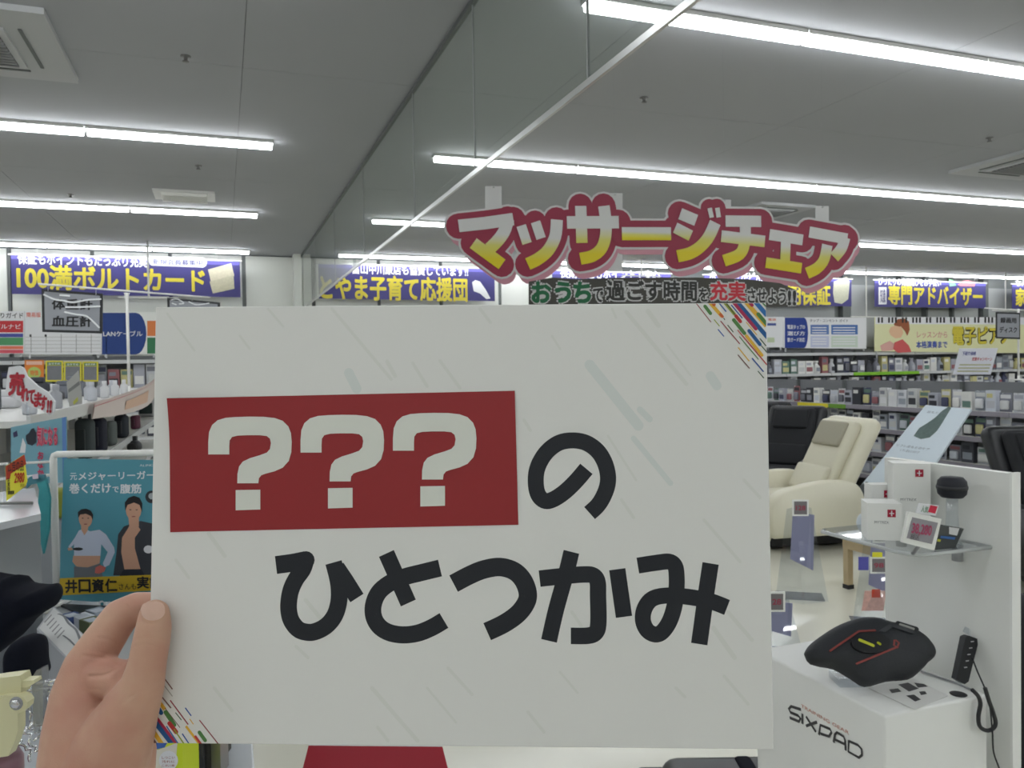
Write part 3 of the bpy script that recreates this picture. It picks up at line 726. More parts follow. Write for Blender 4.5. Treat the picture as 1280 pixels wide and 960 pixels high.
def framed(pts, lines, z, label, glare, name='framed_sign'):
    fr_ = Fr(at(pts[0][0], pts[0][1], z), R+F*.12, U)
    t = thing(name, label, 'sign', at(pts[0][0], pts[0][1], z))
    P = fr_.q(pts); cxu = sum(p[0] for p in P)/4; cyv = sum(p[1] for p in P)/4
    sh = lambda k: [(cxu+(p[0]-cxu)*k, cyv+(p[1]-cyv)*k) for p in P]
    fr_.poly('frame', pts, m_dark, t, -.006, .008)
    inner = [(p[0]+(cxu-p[0])*.09, p[1]+(cyv-p[1])*.12) for p in P]
    fr_.poly('insert', inner, c_(150, 153, 160), t, .003, 0, px=False)
    for s_, p0, p1 in lines: fr_.text(s_, p0, p1, m_blk, t, .005, .03)
    return fr_, t
fr_, t = framed([(52, 361), (128.5, 367), (128, 417), (53, 415)], [('体重計', (65, 387), (116, 374)), ('血圧計', (65, 408.5), (116, 395))], PZ-.1, 'black framed grey sign for scales and blood pressure meters, wrapped in film', 1)
gl_ = MB()  # near-white ribbons: glare on the film wrap, painted as colour
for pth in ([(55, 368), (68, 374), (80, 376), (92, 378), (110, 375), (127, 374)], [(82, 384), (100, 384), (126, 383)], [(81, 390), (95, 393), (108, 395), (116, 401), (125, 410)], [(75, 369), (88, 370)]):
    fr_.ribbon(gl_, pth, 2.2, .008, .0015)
gl_.build('film_glare', mat('film_highlight', (235, 238, 240), .1), t, fr_.M)
b = MB(); 
for px in (60, 120):
    p = at(px, 355.5+(px-48)*.079, PZ-.15+.3*(px-48)/215); q_ = at(px, 363+(px-52)*.08, PZ-.1); b.tube([p, q_], .002, 5)
b.build('hook', m_steel, t)
fr_, t = framed([(209, 372), (275, 378), (276, 420), (210, 418)], [('血圧計', (216, 400), (268, 386))], PZ+.1, 'second black framed sign peeping above the held card\'s top left corner', 1)
gl_ = MB()  # painted glare streaks again, on the second sign's wrap
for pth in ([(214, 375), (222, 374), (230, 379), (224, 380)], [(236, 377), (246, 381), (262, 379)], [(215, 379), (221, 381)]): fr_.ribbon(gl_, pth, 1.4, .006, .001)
gl_.build('film_glare', mat('film_highlight', (235, 238, 240), .1), t, fr_.M)
b = MB(); b.tube([at(240, 370, PZ+.12), at(240, 376, PZ+.1)], .002, 5); b.build('hook', m_steel, t)
# right sign pole
RZ = 8.6
t, a = pole_sign(1273, 386, 479, RZ, 'thin white pole with a cross arm at the right edge above the gondola', base_z=1.38)
b = MB(); b.tube([at(1231, 385, RZ-.05), at(1300, 389, RZ+.05)], .006, 6); b.build('cross_arm', m_white, t)
fr_, t = framed([(1245, 390), (1275, 391), (1275, 424), (1245, 423)], [('録画用', (1250, 404), (1270, 397)), ('ディスク', (1249, 416), (1271, 408.5))], RZ-.06, 'small black framed recording disc sign near the right edge', 1)
b = MB(); b.tube([at(1260, 386.5, RZ-.03), at(1260, 391, RZ-.06)], .002, 5); b.build('hook', m_steel, t)
# thin white ceiling hangers
for (px, py, yv, lb) in ((186, 372, 11.2, 'thin white hanger rod crossing the far left violet banner'), (802, 345, 11.2, 'thin white hanger rod seen below the long bar letter'), (1083, 396, 11.2, 'thin white hanger rod between two violet banners'), (1257, 388, 11.2, 'thin white hanger rod near the right edge above the piano sign')):
    p = hit(px, py, 1, yv); t = thing('hanger_rod', lb, 'rod', (p.x, p.y, p.z))
    b = MB(); b.tube([(p.x, p.y, p.z), (p.x, p.y, CEIL)], .012, 8); b.build('rod', m_white, t)
    b = MB(); b.box((p.x-.35, p.y-.008, p.z-.008), (p.x+.35, p.y+.008, p.z+.008)); b.build('cross_bar', m_white, t)

# ============================================================ BIG RED HANGING SIGN
ang = R_(10)
def zs(f, v): f.zstep = v; return f
sg = Fr(at(815, 300, 3.4), (math.cos(ang), -math.sin(ang), -.016), (0, 0, 1))
t = thing('hanging_sign', 'large crimson hanging massage chair sign with white to yellow letters', 'sign', sg.O)
m_crim = mat('sign_crimson', (142, 32, 62), .5); m_pink = mat('sign_pink_shadow', (196, 138, 152), .5); m_halo = mat('sign_halo_white', (200, 200, 200), .5)
mg = bpy.data.materials.new('letter_gradient'); mg.use_nodes = True; nt = mg.node_tree
tc = nt.nodes.new('ShaderNodeTexCoord'); sx = nt.nodes.new('ShaderNodeSeparateXYZ'); cr = nt.nodes.new('ShaderNodeValToRGB')
nt.links.new(tc.outputs['Generated'], sx.inputs[0]); nt.links.new(sx.outputs[1], cr.inputs[0]); nt.links.new(cr.outputs[0], nt.nodes['Principled BSDF'].inputs['Base Color'])
cr.color_ramp.elements[0].position = .18; cr.color_ramp.elements[0].color = lin((214, 196, 14))+(1,)
cr.color_ramp.elements[1].position = .62; cr.color_ramp.elements[1].color = lin((206, 205, 204))+(1,)
cr.color_ramp.elements.new(.42).color = lin((206, 201, 104))+(1,)
def A(x, y): return (560+x/6.4, 230+y/6.4)
def B_(x, y): return (740+x/6.4, 230+y/6.4)
def C__(x, y): return (900+x/6.4, 240+y/6.4)
LET = [
 [(A, [(84, 338), (300, 315), (520, 283)], 98, 0), (A, [(480, 280), (450, 375), (400, 450), (330, 520)], 98, 1), (A, [(200, 475), (430, 645)], 95, 0)],
 [(A, [(583, 335), (630, 478)], 78, 0), (A, [(697, 305), (742, 438)], 78, 0), (A, [(868, 288), (855, 420), (800, 530), (720, 600), (635, 642)], 96, 1)],
 [(A, [(948, 310), (1362, 308)], 95, 0), (A, [(1058, 178), (1068, 474)], 90, 0), (A, [(1243, 178), (1258, 300), (1256, 420), (1222, 520), (1150, 578), (1055, 600)], 92, 1)],
 [(B_, [(235, 400), (627, 400)], 98, 0)],
 [(B_, [(700, 240), (828, 294)], 88, 0), (B_, [(660, 352), (785, 416)], 84, 0), (B_, [(980, 310), (930, 420), (865, 500), (780, 555), (678, 580)], 92, 1), (B_, [(935, 195), (952, 272)], 36, 0), (B_, [(996, 193), (1008, 270)], 36, 0)],
 [(C__, [(38, 235), (322, 238)], 84, 0), (C__, [(195, 250), (192, 400), (150, 500), (25, 552)], 88, 1), (C__, [(4, 355), (352, 398)], 86, 0)],
 [(C__, [(388, 342), (655, 386)], 80, 0), (C__, [(520, 380), (512, 570)], 78, 0), (C__, [(360, 566), (645, 612)], 78, 0)],
 [(C__, [(706, 322), (1010, 378)], 80, 0), (C__, [(992, 365), (965, 450), (905, 525)], 84, 1), (C__, [(850, 425), (825, 540), (770, 610), (688, 652)], 84, 1)]]
sg.zstep = .00004
names_ = ['マ', 'ッ', 'サ', 'ー', 'ジ', 'チ', 'ェ', 'ア']
mbh, mbc, mbp = MB(), MB(), MB()
for L in LET:
    for fn, pts, wd, sm in L:
        P = [fn(*p) for p in pts]; w_ = wd/6.4
        sg.ribbon(mbp, [(x+4, y+10) for x, y in P], w_+14, -.006, .003, 2, bool(sm))
        sg.ribbon(mbh, P, w_+21, -.002, .003, 2, bool(sm))
        sg.ribbon(mbc, P, w_+16, .002, .001, 2, bool(sm))
mbp.build('shadow_plate', m_pink, t, sg.M); mbh.build('halo_plate', m_halo, t, sg.M); mbc.build('outline_plate', m_crim, t, sg.M)
for L in LET:
    m_ = MB()
    for fn, pts, wd, sm in L: sg.ribbon(m_, [fn(*p) for p in pts], wd/6.4, .0045, 0, 0, bool(sm))
    m_.build('letter', mg, t, sg.M)
for (x0_, x1_, y0_) in ((607, 627.5, 232), (760, 779, 241), (898, 915, 249), (1021, 1037.5, 257)):
    p = [(x0_, y0_), (x1_, y0_), (x1_, y0_+98), (x0_, y0_+98)]; p = [(q[0], q[1] if q[1] < 300 else min(q[1], 352)) for q in p]
    o = sg.poly('hanging_strap', p, m_halo, t, -.012, .003)
    a = at((x0_+x1_)/2, y0_+1.5, 3.4); uvp = sg.uv((x0_+x1_)/2, y0_+2); wp = sg.M @ Vector((uvp[0], uvp[1], -.008))
    b = MB(); b.tube([wp, (wp.x, wp.y, CEIL)], .0003, 4); b.build('nylon_line', m_clear, o)
    b = MB(); b.lathe([(.004, -.002), (.005, 0), (.004, .003)], wp, 10); b.build('eyelet', m_chrome, o)
# subtitle plate
sub = [(661, 352), (690, 347), (720, 349), (780, 347), (870, 347), (935, 349), (975, 354), (996, 363), (994, 383), (962, 384), (930, 381), (870, 384), (661, 384)]
sg.poly('subtitle_plate', sub, mat('subtitle_dark', (62, 60, 54), .5), t, -.004, .005)
m_green = mat('sub_green', (0, 96, 56), .5); m_sub = mat('sub_black', (40, 40, 38), .5); m_sred = mat('sub_red', (196, 40, 56), .5)
for s_, p0, p1, m_, bo in (('お', (664, 379), (689, 352), m_green, .05), ('う', (693, 379), (714, 352), m_green, .05), ('ち', (716, 379), (739, 352), m_green, .05), ('で', (741, 378), (754, 360), m_sub, .03),
                      ('過ごす', (757, 376), (827, 351), m_sub, .035), ('時間', (829, 376), (871, 351), m_sub, .035), ('を', (873, 377), (885, 360), m_sub, .03), ('充実', (887, 376), (932, 352), m_sred, .035),
                      ('させよう', (934, 379), (982, 361), m_sub, .03), ('!!', (984, 382), (995, 363), m_sub, .04)):
    w2 = 1.6
    sg.text(s_, (p0[0]-w2, p0[1]+w2), (p1[0]+w2, p1[1]-w2), m_halo, t, .0015+random.random()*.0002, bo+.13, name='letter_halo', res=2)
    sg.text(s_, p0, p1, m_, t, .003, bo)

# ============================================================ MASSAGE CHAIRS
def massage_chair(label, loc, rot, body, inner, pad, cat='massage chair', grp=None):
    t = thing('massage_chair', label, cat, loc)
    M0 = Matrix.Translation(loc) @ Matrix.Rotation(rot, 4, 'Z')      # faces local -X
    def part(name, a, b, r, m, M=None, seg=4):
        q = MB(); q.rbox(a, b, r, 0, seg); return q.build(name, m, t, M0 @ (M or Matrix()))
    part('base', (-.42, -.3, .02), (.42, .3, .16), .05, m_dark)
    part('seat', (-.42, -.27, .28), (.2, .27, .46), .06, inner)
    part('seat_housing', (-.38, -.33, .12), (.4, .33, .34), .08, body)
    Mb = Matrix.Translation((.14, 0, .38)) @ Matrix.Rotation(R_(28), 4, 'Y')
    part('backrest_shell', (.02, -.34, -.05), (.17, .34, .86), .07, body, Mb)
    part('backrest_cushion', (-.07, -.26, .03), (.04, .26, .78), .05, inner, Mb)
    part('headrest_pad', (-.10, -.2, .5), (-.05, .2, .74), .025, pad, Mb)
    part('waist_cushion', (-.11, -.24, .05), (-.05, .24, .3), .03, inner, Mb)
    for s in (-1, 1):
        q = MB(); pr = [(-.46, .14), (-.50, .34), (-.44, .50), (-.2, .57), (.1, .60), (.32, .56), (.4, .40), (.42, .14)]
        pr = smooth_path(pr, 4)
        vs = []; n = len(pr)
        for yk, sc_ in ((.33, .96), (.36, 1), (.44, 1), (.47, .96)):
            for x_, z_ in pr: vs.append(((x_)*sc_, s*yk, .3+(z_-.3)*sc_))
        fs = []
        for k in range(3):
            for i in range(n): j = (i+1) % n; fs.append((k*n+i, k*n+j, (k+1)*n+j, (k+1)*n+i))
        fs.append(list(range(n))[::-1]); fs.append([3*n+i for i in range(n)])
        q.add(vs, fs, 0, True); q.build('armrest', body, t, M0)
    Mf = Matrix.Translation((-.44, 0, .40)) @ Matrix.Rotation(R_(-18), 4, 'Y')
    part('footrest', (-.16, -.29, -.34), (-.0, .29, .02), .05, body, Mf)
    for s in (-1, 0, 1):
        part('calf_wall', (-.27, s*.25-.035, -.32), (-.12, s*.25+.035, .0), .03, body, Mf)
    part('foot_pad', (-.165, -.2, -.30), (-.155, .2, -.02), .01, pad, Mf)
    return t
m_cream2 = mat('cream_leather', (226, 222, 200), .4, var=.02, bump=.2, scale=60)
m_cream3 = mat('cream_leather_inner', (216, 212, 190), .5, var=.02)
m_crpad = mat('greige_mesh_pad', (168, 164, 146), .8, var=.05, scale=60)
p = hit(1016, 688, 2, 0)
massage_chair('cream leather massage chair with a greige headrest pad', (p.x+.1, p.y+.35, 0), R_(-8), m_cream2, m_cream3, m_crpad)
m_blk2 = mat('black_leather', (22, 24, 28), .35, var=.1)
m_blk3 = mat('black_soft', (26, 28, 32), .8)
p = hit(965, 640, 2, .2)
massage_chair('black leather massage chair left of the cream chair, next to the held card', (5.85, 7.35, 0), R_(30), m_blk2, m_blk3, m_blk3)
massage_chair('black massage chair farther back, partly behind the other black chair', (6.3, 8.75, 0), R_(5), m_blk2, m_blk3, m_blk3)
massage_chair('black massage chair behind the white display tower at the right edge', (5.5, 3.75, 0), R_(70), m_blk2, m_blk3, m_blk3)

# low wooden table with the foot massager and its leaning board
TBX, TBY = 4.85, 4.9
p = hit(1045, 668, 2, .38)
tx0, ty1 = p.x, p.y
t = thing('low_table', 'low light wood table with dark feet behind the white tower', 'table', (tx0+.5, ty1-.3, 0))
m_wood = mat('light_wood', (196, 176, 140), .5, var=.1, scale=14)
wbox('table_top', (tx0, ty1-.62, .36), (tx0+.85, ty1, .395), m_whitep, t); wbox('apron', (tx0+.03, ty1-.59, .29), (tx0+.82, ty1-.57, .36), m_wood, t); wbox('apron', (tx0+.03, ty1-.59, .29), (tx0+.05, ty1-.03, .36), m_wood, t)
for sx_, sy_ in ((.04, -.58), (.04, -.07), (.77, -.58), (.77, -.07)):
    o = wbox('leg', (tx0+sx_, ty1+sy_, .03), (tx0+sx_+.045, ty1+sy_+.045, .36), m_wood, t); wbox('leg_cap', (tx0+sx_-.004, ty1+sy_-.004, 0), (tx0+sx_+.049, ty1+sy_+.049, .03), m_dark, o)
t = thing('foot_massager', 'foot massager under a pale blue plastic cover on the low table', 'massager', (tx0+.3, ty1-.3, .395))
b = MB(); b.rbox((tx0+.06, ty1-.52, .396), (tx0+.56, ty1-.08, .56), .08, 0, 4); b.build('cover', mat('pale_blue_cover', (208, 218, 226), .3), t)
b = MB(); b.rbox((tx0+.12, ty1-.46, .56), (tx0+.5, ty1-.14, .60), .02, 0, 3); b.build('lid', mat('pale_blue_cover', (208, 218, 226), .3), t)
ob = Fr(at(1045, 655, 7.36), (at(1215, 513, 7.54)-at(1158, 508, 7.95)), (at(1158, 508, 7.95)-at(1040, 655, 7.35)))
t = thing('leaning_display_board', 'pale blue leaning advertising board with a dark machine picture', 'board', at(1045, 655, 6.1))
ob.poly('panel', [(1040, 655), (1158, 508), (1215, 513.5), (1118, 660)], mat('board_pale_blue', (206, 218, 226), .4), t, 0, .02)
m_ill = mat('illustration_green_grey', (86, 104, 100), .6, var=.3, scale=30)
ob.poly('machine_picture', [(1143, 547), (1150, 537), (1160, 531), (1170, 524), (1178, 516), (1187, 510), (1190, 512), (1184, 522), (1178, 532), (1172, 541), (1163, 549), (1152, 551)], m_ill, t, .021)
ob.poly('dark_foot', [(1061, 627), (1075, 610), (1084, 604), (1090, 607), (1088, 616), (1078, 626), (1070, 628)], mat('dark_foot_print', (58, 66, 66), .6), t, .021)
cu_, cv_ = ob.uv(1142, 561)
for dv_, hw in ((0, .17), (-.06, .1)): ob.text('リフレ足もとのケア', (cu_-hw, cv_+dv_-.016), (cu_+hw, cv_+dv_+.016), c_(110, 120, 130), t, .021, .01, px=False)
cu_, cv_ = ob.uv(1172, 518); ob.text('足もとから', (cu_-.1, cv_-.015), (cu_+.1, cv_+.015), c_(110, 120, 130), t, .021, .01, px=False)
b = MB(); q0 = ob.M @ Vector((*ob.uv(1120, 600), 0)); b.tube([q0, (q0.x+.25, q0.y+.3, .02)], .012, 8); b.build('prop', m_steel, t)
b = MB(); q1 = ob.M @ Vector((*ob.uv(1045, 655), .01)); q2 = ob.M @ Vector((*ob.uv(1115, 658), .01))
for q_ in (q1, q2): b.tube([q_, (q_.x, q_.y, 0)], .01, 6)
b.build('feet', m_steel, t)

# clear acrylic brochure stands with white framed price tags
def price_tag(parent, fr_, c, w_, h_, colr=(120, 116, 118), px=True, digits=None, d=.0, tcol=(150, 60, 80)):
    u, v = fr_.uv(*c) if px else c
    b = MB(); b.prism([(u-w_/2, v-h_/2), (u+w_/2, v-h_/2), (u+w_/2, v+h_/2), (u-w_/2, v+h_/2)], d, d+.008); o = b.build('tag_frame', m_whitep, parent, fr_.M)
    k = .8; b = MB(); b.flat([(u-w_/2*k, v-h_/2*k), (u+w_/2*k, v-h_/2*k), (u+w_/2*k, v+h_/2*k), (u-w_/2*k, v+h_/2*k)], d+.0085); b.build('tag_screen', c_(*colr), o, fr_.M)
    if digits: fr_.text(digits, (u-w_*.3, v-h_*.15), (u+w_*.3, v+h_*.15), c_(*tcol), o, d+.009, .03, px=False)
    return o
def brochure(px, py, z, label, ht=.62, wb=.34):
    p = at(px, py, z); p = hit(px, py, 2, 0)
    t = thing('brochure_stand', label, 'stand', (p.x, p.y, 0)); M = Matrix.Translation((p.x, p.y, 0)) @ Matrix.Rotation(-yaw-.25, 4, 'Z')
    b = MB(); b.add([(-wb/2, -.12, .0), (0, -.2, 0), (wb/2, -.1, 0), (.08, .02, ht*.98), (-.02, -.01, ht), (-.08, .02, ht*.96), (0, .12, 0)],
                    [(0, 1, 4, 5), (1, 2, 3, 4), (0, 5, 6), (2, 6, 3), (3, 6, 5, 4)]); b.build('acrylic_body', m_clear, t, M)
    b = MB(); b.box((-wb*.46, -.1, 0), (wb*.44, .08, .006)); b.build('base_sheet', m_frost, t, M)
    b = MB(); b.prism([(-.06, ht*.4), (.09, ht*.28), (.1, ht*.9), (-.04, ht*.93)], -.03, -.024); b.build('leaflet', mat('lilac_leaflet', (150, 150, 182), .4), t, M @ Matrix.Rotation(math.pi/2, 4, 'X'))
    f2 = Fr((p.x, p.y, 0), R, (0, 0, 1)); f2.O = M @ Vector((-.0, -.06, ht)); f2 = Fr(f2.O, R, U)
    price_tag(t, f2, (0, 0), .11, .11, px=False, digits='128')
    return t, f2
brochure(1000, 745, 5.6, 'clear acrylic brochure stand on the floor in front of the cream chair')
t, f2 = brochure(1100, 778, 5, 'clear acrylic brochure stand by the tower with several coloured price tags', .56, .36)
price_tag(t, f2, (-.02, -.19), .10, .10, px=False, digits='98'); 
b = MB(); b.prism([(-.14, -.22), (-.08, -.22), (-.08, -.14), (-.14, -.14)], 0, .004); b.build('blue_tag', c_(84, 84, 170), t, f2.M)
b = MB(); b.prism([(.06, -.05), (.11, -.05), (.11, .03), (.06, .03)], 0, .004); b.build('blue_white_tag', c_(150, 160, 214), t, f2.M)
b = MB(); b.prism([(-.06, -.14), (.0, -.14), (.0, -.11), (-.06, -.11)], .009, .012); b.build('yellow_tag', c_(226, 222, 50), t, f2.M)
b = MB(); b.prism([(-.13, -.46), (.0, -.46), (.02, -.34), (-.11, -.34)], 0.02, .024); b.build('red_picture_tag', mat('red_picture', (214, 170, 160), .5, var=.3, scale=40), t, f2.M)
b = MB(); b.prism([(-.07, -.38), (-.02, -.38), (-.02, -.33), (-.07, -.33)], 0.025, .027); b.build('red_spot', c_(200, 70, 50), t, f2.M)
brochure(968, 815, 4.4, 'clear acrylic brochure stand cut by the held card\'s right edge', .3, .3)

# ============================================================ WHITE DISPLAY PLINTH + TOWER
PH = .9
c0 = hit(1106, 895, 2, PH)      # near left corner
cf = hit(966, 819, 2, PH)       # far left corner
cr_ = hit(1211, 872, 2, PH)
PX0, PY0 = c0.x, c0.y; PY1 = cf.y+.05; PX1 = cr_.x+.05
pl = thing('display_plinth', 'white display plinth with dark brand lettering on its side', 'plinth', ((PX0+PX1)/2, (PY0+PY1)/2, 0))
b = MB(); b.rbox((PX0, PY0, 0), (PX1, PY1, PH), .006, 0, 2); b.build('body', m_whitep, pl)
LF = Fr((PX0-.001, 0, 0), (0, -1, 0), (0, 0, 1))
def LFp(x, y): return (960+x/4, 740+y/4)
m_logo = mat('logo_dark', (62, 62, 64), .5)
LOG = [[[(165, 588), (115, 572), (104, 585), (112, 602), (150, 618), (162, 632), (155, 648), (108, 628)]],
       [[(172, 608), (172, 660)]],
       [[(190, 622), (240, 700)], [(190, 670), (245, 650)]],
       [[(255, 715), (262, 665), (310, 685), (318, 702), (305, 722), (262, 708)]],
       [[(328, 752), (335, 712), (345, 702), (378, 722), (386, 742), (388, 792)], [(330, 735), (386, 762)]],
       [[(404, 742), (402, 798), (455, 828), (470, 815), (468, 785), (450, 765), (404, 745)]]]
for L in LOG:
    m_ = MB()
    for st in L: LF.zstep = .00005; LF.ribbon(m_, [LFp(*q) for q in st], 2.3, 0, 0, 0, False)
    m_.build('logo_letter', m_logo, pl, LF.M)
u0, v0 = LF.uv(*LFp(165, 578)); u1, v1 = LF.uv(*LFp(405, 715))
LF.text('TRAINING GEAR', (u0, v0+.001), (u1, v0+.0085), c_(206, 140, 120), pl, .0, .0, px=False)
# tower panel
tw = thing('display_tower', 'tall white display panel rising from the back of the plinth', 'display panel', (PX1, PY0, PH))
ta = hit(1262, 862, 2, PH); TX = ta.x
tn = hit(1262, 600, 0, TX); TYn = tn.y; tt = hit(1184, 577, 0, TX); TZ = hit(1262, 592, 0, TX).z
TYf = hit(1106, 640, 0, TX).y
wbox('panel', (TX, TYn, 0), (TX+.022, TYf, TZ), m_whitep, tw)
wbox('front_edge', (TX-.001, TYn-.006, 0), (TX+.024, TYn, TZ+.002), mat('edge_white', (242, 243, 240), .4), tw)
# clear shelf on the tower
SZ = None
s1 = hit(1240, 682, 0, TX); SZ = s1.z
sh = thing('acrylic_shelf', 'clear curved-front acrylic shelf fixed to the white tower', 'shelf', (TX, (TYn+TYf)/2, SZ))
q0 = hit(1042, 656, 2, SZ); q1 = hit(1155, 692, 2, SZ)
xs0 = 1.343
pr = [(TX, TYf-.005), (xs0+.02, TYf-.005), (xs0, TYf-.02), (xs0, q1.y+.05), (xs0+.006, q1.y+.025), (xs0+.02, q1.y+.009), (xs0+.045, q1.y+.002), (TX, q1.y)]
b = MB(); b.prism(pr, SZ-.008, SZ); b.build('sheet', m_clear, sh)
b = MB(); b.tube([(p_[0], p_[1], SZ-.004) for p_ in pr[1:]], .0045, 6); b.build('polished_edge', mat('edge_clear', (196, 200, 200), .15), sh)
for yy_ in (TYf-.08, s1.y+.06):
    b = MB(); b.lathe([(.012, -.035), (.012, 0)], (TX-.03, yy_, SZ-.008), 10); b.build('bracket', m_grey, sh)
def prod_box(pxc, pyb, w_, h_, d_, rot, label, z=None, tilt=0, base=None):
    p = hit(pxc, pyb, 2, base if base is not None else SZ); z_ = base if base is not None else SZ
    t = thing('product_box', label, 'box', (p.x, p.y, z_)); M = Matrix.Translation((p.x, p.y, z_+.001)) @ Matrix.Rotation(rot, 4, 'Z') @ Matrix.Rotation(tilt, 4, 'X')
    b = MB(); b.box((-w_/2, 0, 0), (w_/2, d_, h_)); b.build('carton', m_whitep, t, M)
    b = MB(); e_ = .0085; ex, ez = w_*.2, h_-.022; b.box((ex-e_, -.0008, ez-e_), (ex+e_, 0, ez+e_)); b.build('red_emblem', c_(172, 26, 56), t, M)
    b = MB(); b.box((ex-.005, -.0012, ez-.001), (ex+.005, -.0009, ez+.001)); b.box((ex-.0012, -.0012, ez-.006), (ex+.0012, -.0009, ez+.006)); b.build('emblem_cross', m_wt, t, M)
    fr2 = Fr(M @ Vector((0, -.001, 0)), M.to_3x3() @ Vector((1, 0, 0)), M.to_3x3() @ Vector((0, 0, 1)))
    fr2.text('MYTREX', (-w_*.3, h_*.5-.004), (w_*.12, h_*.5+.002), c_(120, 120, 122), t, 0, 0, px=False)
    return t, M
ZD = (q1-CAM).dot(F)
prod_box(1106, 676, .072, .083, .065, R_(-32), 'white carton with a red emblem at the front left of the acrylic shelf')
prod_box(1140, 669, .08, .165, .06, R_(-34), 'tall white carton with a red emblem against the tower on the acrylic shelf')
prod_box(1104, 661, .055, .105, .04, R_(-20), 'small white carton standing behind the front left carton')
# fan-like black round massager
p = at(1190, 609, 1.745)
t = thing('round_massager', 'round black massager head above the acrylic shelf', 'massager', p)
b = MB(); b.lathe([(.008, -.024), (.022, -.022), (.029, -.014), (.031, 0), (.029, .014), (.022, .022), (.008, .024)], (0, 0, 0), 24); b.build('head', mat('deep_navy_black', (20, 23, 34), .6), t, Matrix.Translation(p))
b = MB(); b.lathe([(.0312, -.004), (.032, 0), (.0312, .004)], (0, 0, 0), 24); b.build('band', m_dark, t, Matrix.Translation(p))
b = MB(); b.lathe([(.02, SZ-p.z), (.016, SZ-p.z+.006), (.012, -.06), (.012, -.026)], (0, 0, 0), 14); b.build('clear_stand', m_clear, t, Matrix.Translation(p))
# price tag on shelf edge
pt = Fr(at(1148, 660, ZD-.02), R+F*.1-U*.16, U+R*.06)
t = thing('price_tag', 'white framed electronic price tag clipped to the acrylic shelf front', 'price tag', pt.O)
pt.poly('tag_frame', [(1133, 639), (1174, 648), (1165, 687), (1125, 677)], m_whitep, t, 0, .008)
pt.poly('tag_screen', [(1137, 645.5), (1169, 652.5), (1161.5, 679), (1130, 671.5)], c_(146, 144, 150), t, .009)
pt.text('38,280', (1135, 667), (1162, 656), c_(170, 70, 104), t, .010, .03)
pt.text('税込', (1134, 673), (1146, 668), c_(90, 84, 90), t, .010, .0)
pt.poly('small_card', [(1149, 629), (1174, 632), (1170, 645), (1145, 641)], m_wt, t, -.003, .002)
pt.poly('red_mark', [(1163, 631.5), (1172, 633), (1169, 642), (1160, 640)], c_(206, 40, 70), t, 0)
pt.text('人気', (1151, 640), (1161, 633), c_(110, 150, 120), t, 0, .02)
b = MB(); q_ = pt.M @ Vector((*pt.uv(1148, 683), 0)); b.tube([q_, (q_.x+.015, q_.y+.03, SZ-.004)], .004, 6); b.build('clip', m_grey, t)
# small tablet/leaflet on shelf
tb = Fr(at(1190, 665, ZD+.05), R+F*.35, U*.8-F*.35)
t = thing('leaflet_display', 'dark glossy leaflet display lying on the acrylic shelf beside the price tag', 'display', at(1190, 680, ZD+.05))
tb.poly('card', [(1172, 655), (1203, 660), (1192, 684), (1167, 686)], c_(70, 74, 76, rough=.15), t, 0, .004)
tb.poly('white_patch', [(1184, 657), (1197, 659), (1194, 668), (1184, 666)], m_wt, t, .005)
tb.poly('blue_line', [(1174, 668), (1192, 670), (1191, 673), (1173, 671)], c_(60, 110, 180), t, .005)
tb.poly('yellow_dot', [(1170, 672), (1174, 673), (1173, 676), (1169, 675)], c_(190, 190, 60), t, .005)
# --- black trainer on the plinth
dv = Fr(hit(1085, 848, 2, PH+.034), R+F*.05, U*.80+F*.6)
t = thing('abs_trainer', 'black lens-shaped training device with red lines and yellow-green label on the plinth', 'training device', hit(1085, 848, 2, PH))
def D6(x, y): return (960+x/4, 740+y/4)
out = [(190, 300), (205, 270), (240, 235), (330, 175), (430, 135), (520, 125), (610, 150), (700, 170), (780, 215), (820, 255), (842, 292), (835, 325), (810, 345), (775, 385), (715, 428), (600, 440), (495, 466), (420, 425), (330, 375), (222, 352)]
P = [Vector(dv.uv(*D6(*q))) for q in smooth_path(out+[out[0]], 3)[:-1]]
cc = sum(P, Vector((0, 0)))/len(P); n = len(P); vs = []; fs = []
rings = [(.90, -.0), (1.0, .016), (.985, .032), (.93, .044), (.8, .052), (.6, .058), (.35, .062)]
for k, d in rings:
    for p_ in P: q_ = cc+(p_-cc)*k; vs.append((q_.x, q_.y, d-.03))
for r_ in range(len(rings)-1):
    for i in range(n): j = (i+1) % n; fs.append((r_*n+j, r_*n+i, (r_+1)*n+i, (r_+1)*n+j))
vs.append((cc.x, cc.y, .033)); fs += [((len(rings)-1)*n+(i+1) % n, (len(rings)-1)*n+i, len(vs)-1) for i in range(n)]
fs.append(list(range(n)))
b = MB(); b.add(vs, fs, 0, True); o = b.build('body', mat('device_black', (34, 37, 42), .6, bump=.3, scale=300), t, dv.M)
mm = MB()
for st in ([(285, 318), (425, 222), (505, 218)], [(415, 382), (615, 300), (622, 280), (608, 268)], [(600, 268), (598, 292), (615, 302)]): dv.ribbon(mm, [D6(*q) for q in st], 2.2, .030, .003, 2, False)
mm.build('red_line', c_(136, 58, 52), t, dv.M)
b = MB(); b.prism([Vector(dv.uv(*D6(480+95*math.cos(a_*.3927), 282+52*math.sin(a_*.3927)))) for a_ in range(16)], .028, .037); b.build('control_disc', mat('disc_black', (22, 24, 27), .35), t, dv.M)
dv.ribbon(b := MB(), [D6(425, 270), D6(490, 297)], 3.6, .0375, .001, 1, False); b.build('label', c_(206, 210, 50), t, dv.M)
dv.ribbon(b := MB(), [D6(515, 284), D6(524, 290)], 3, .0375, .001, 1, False); b.build('label_dot', c_(206, 210, 50), t, dv.M)
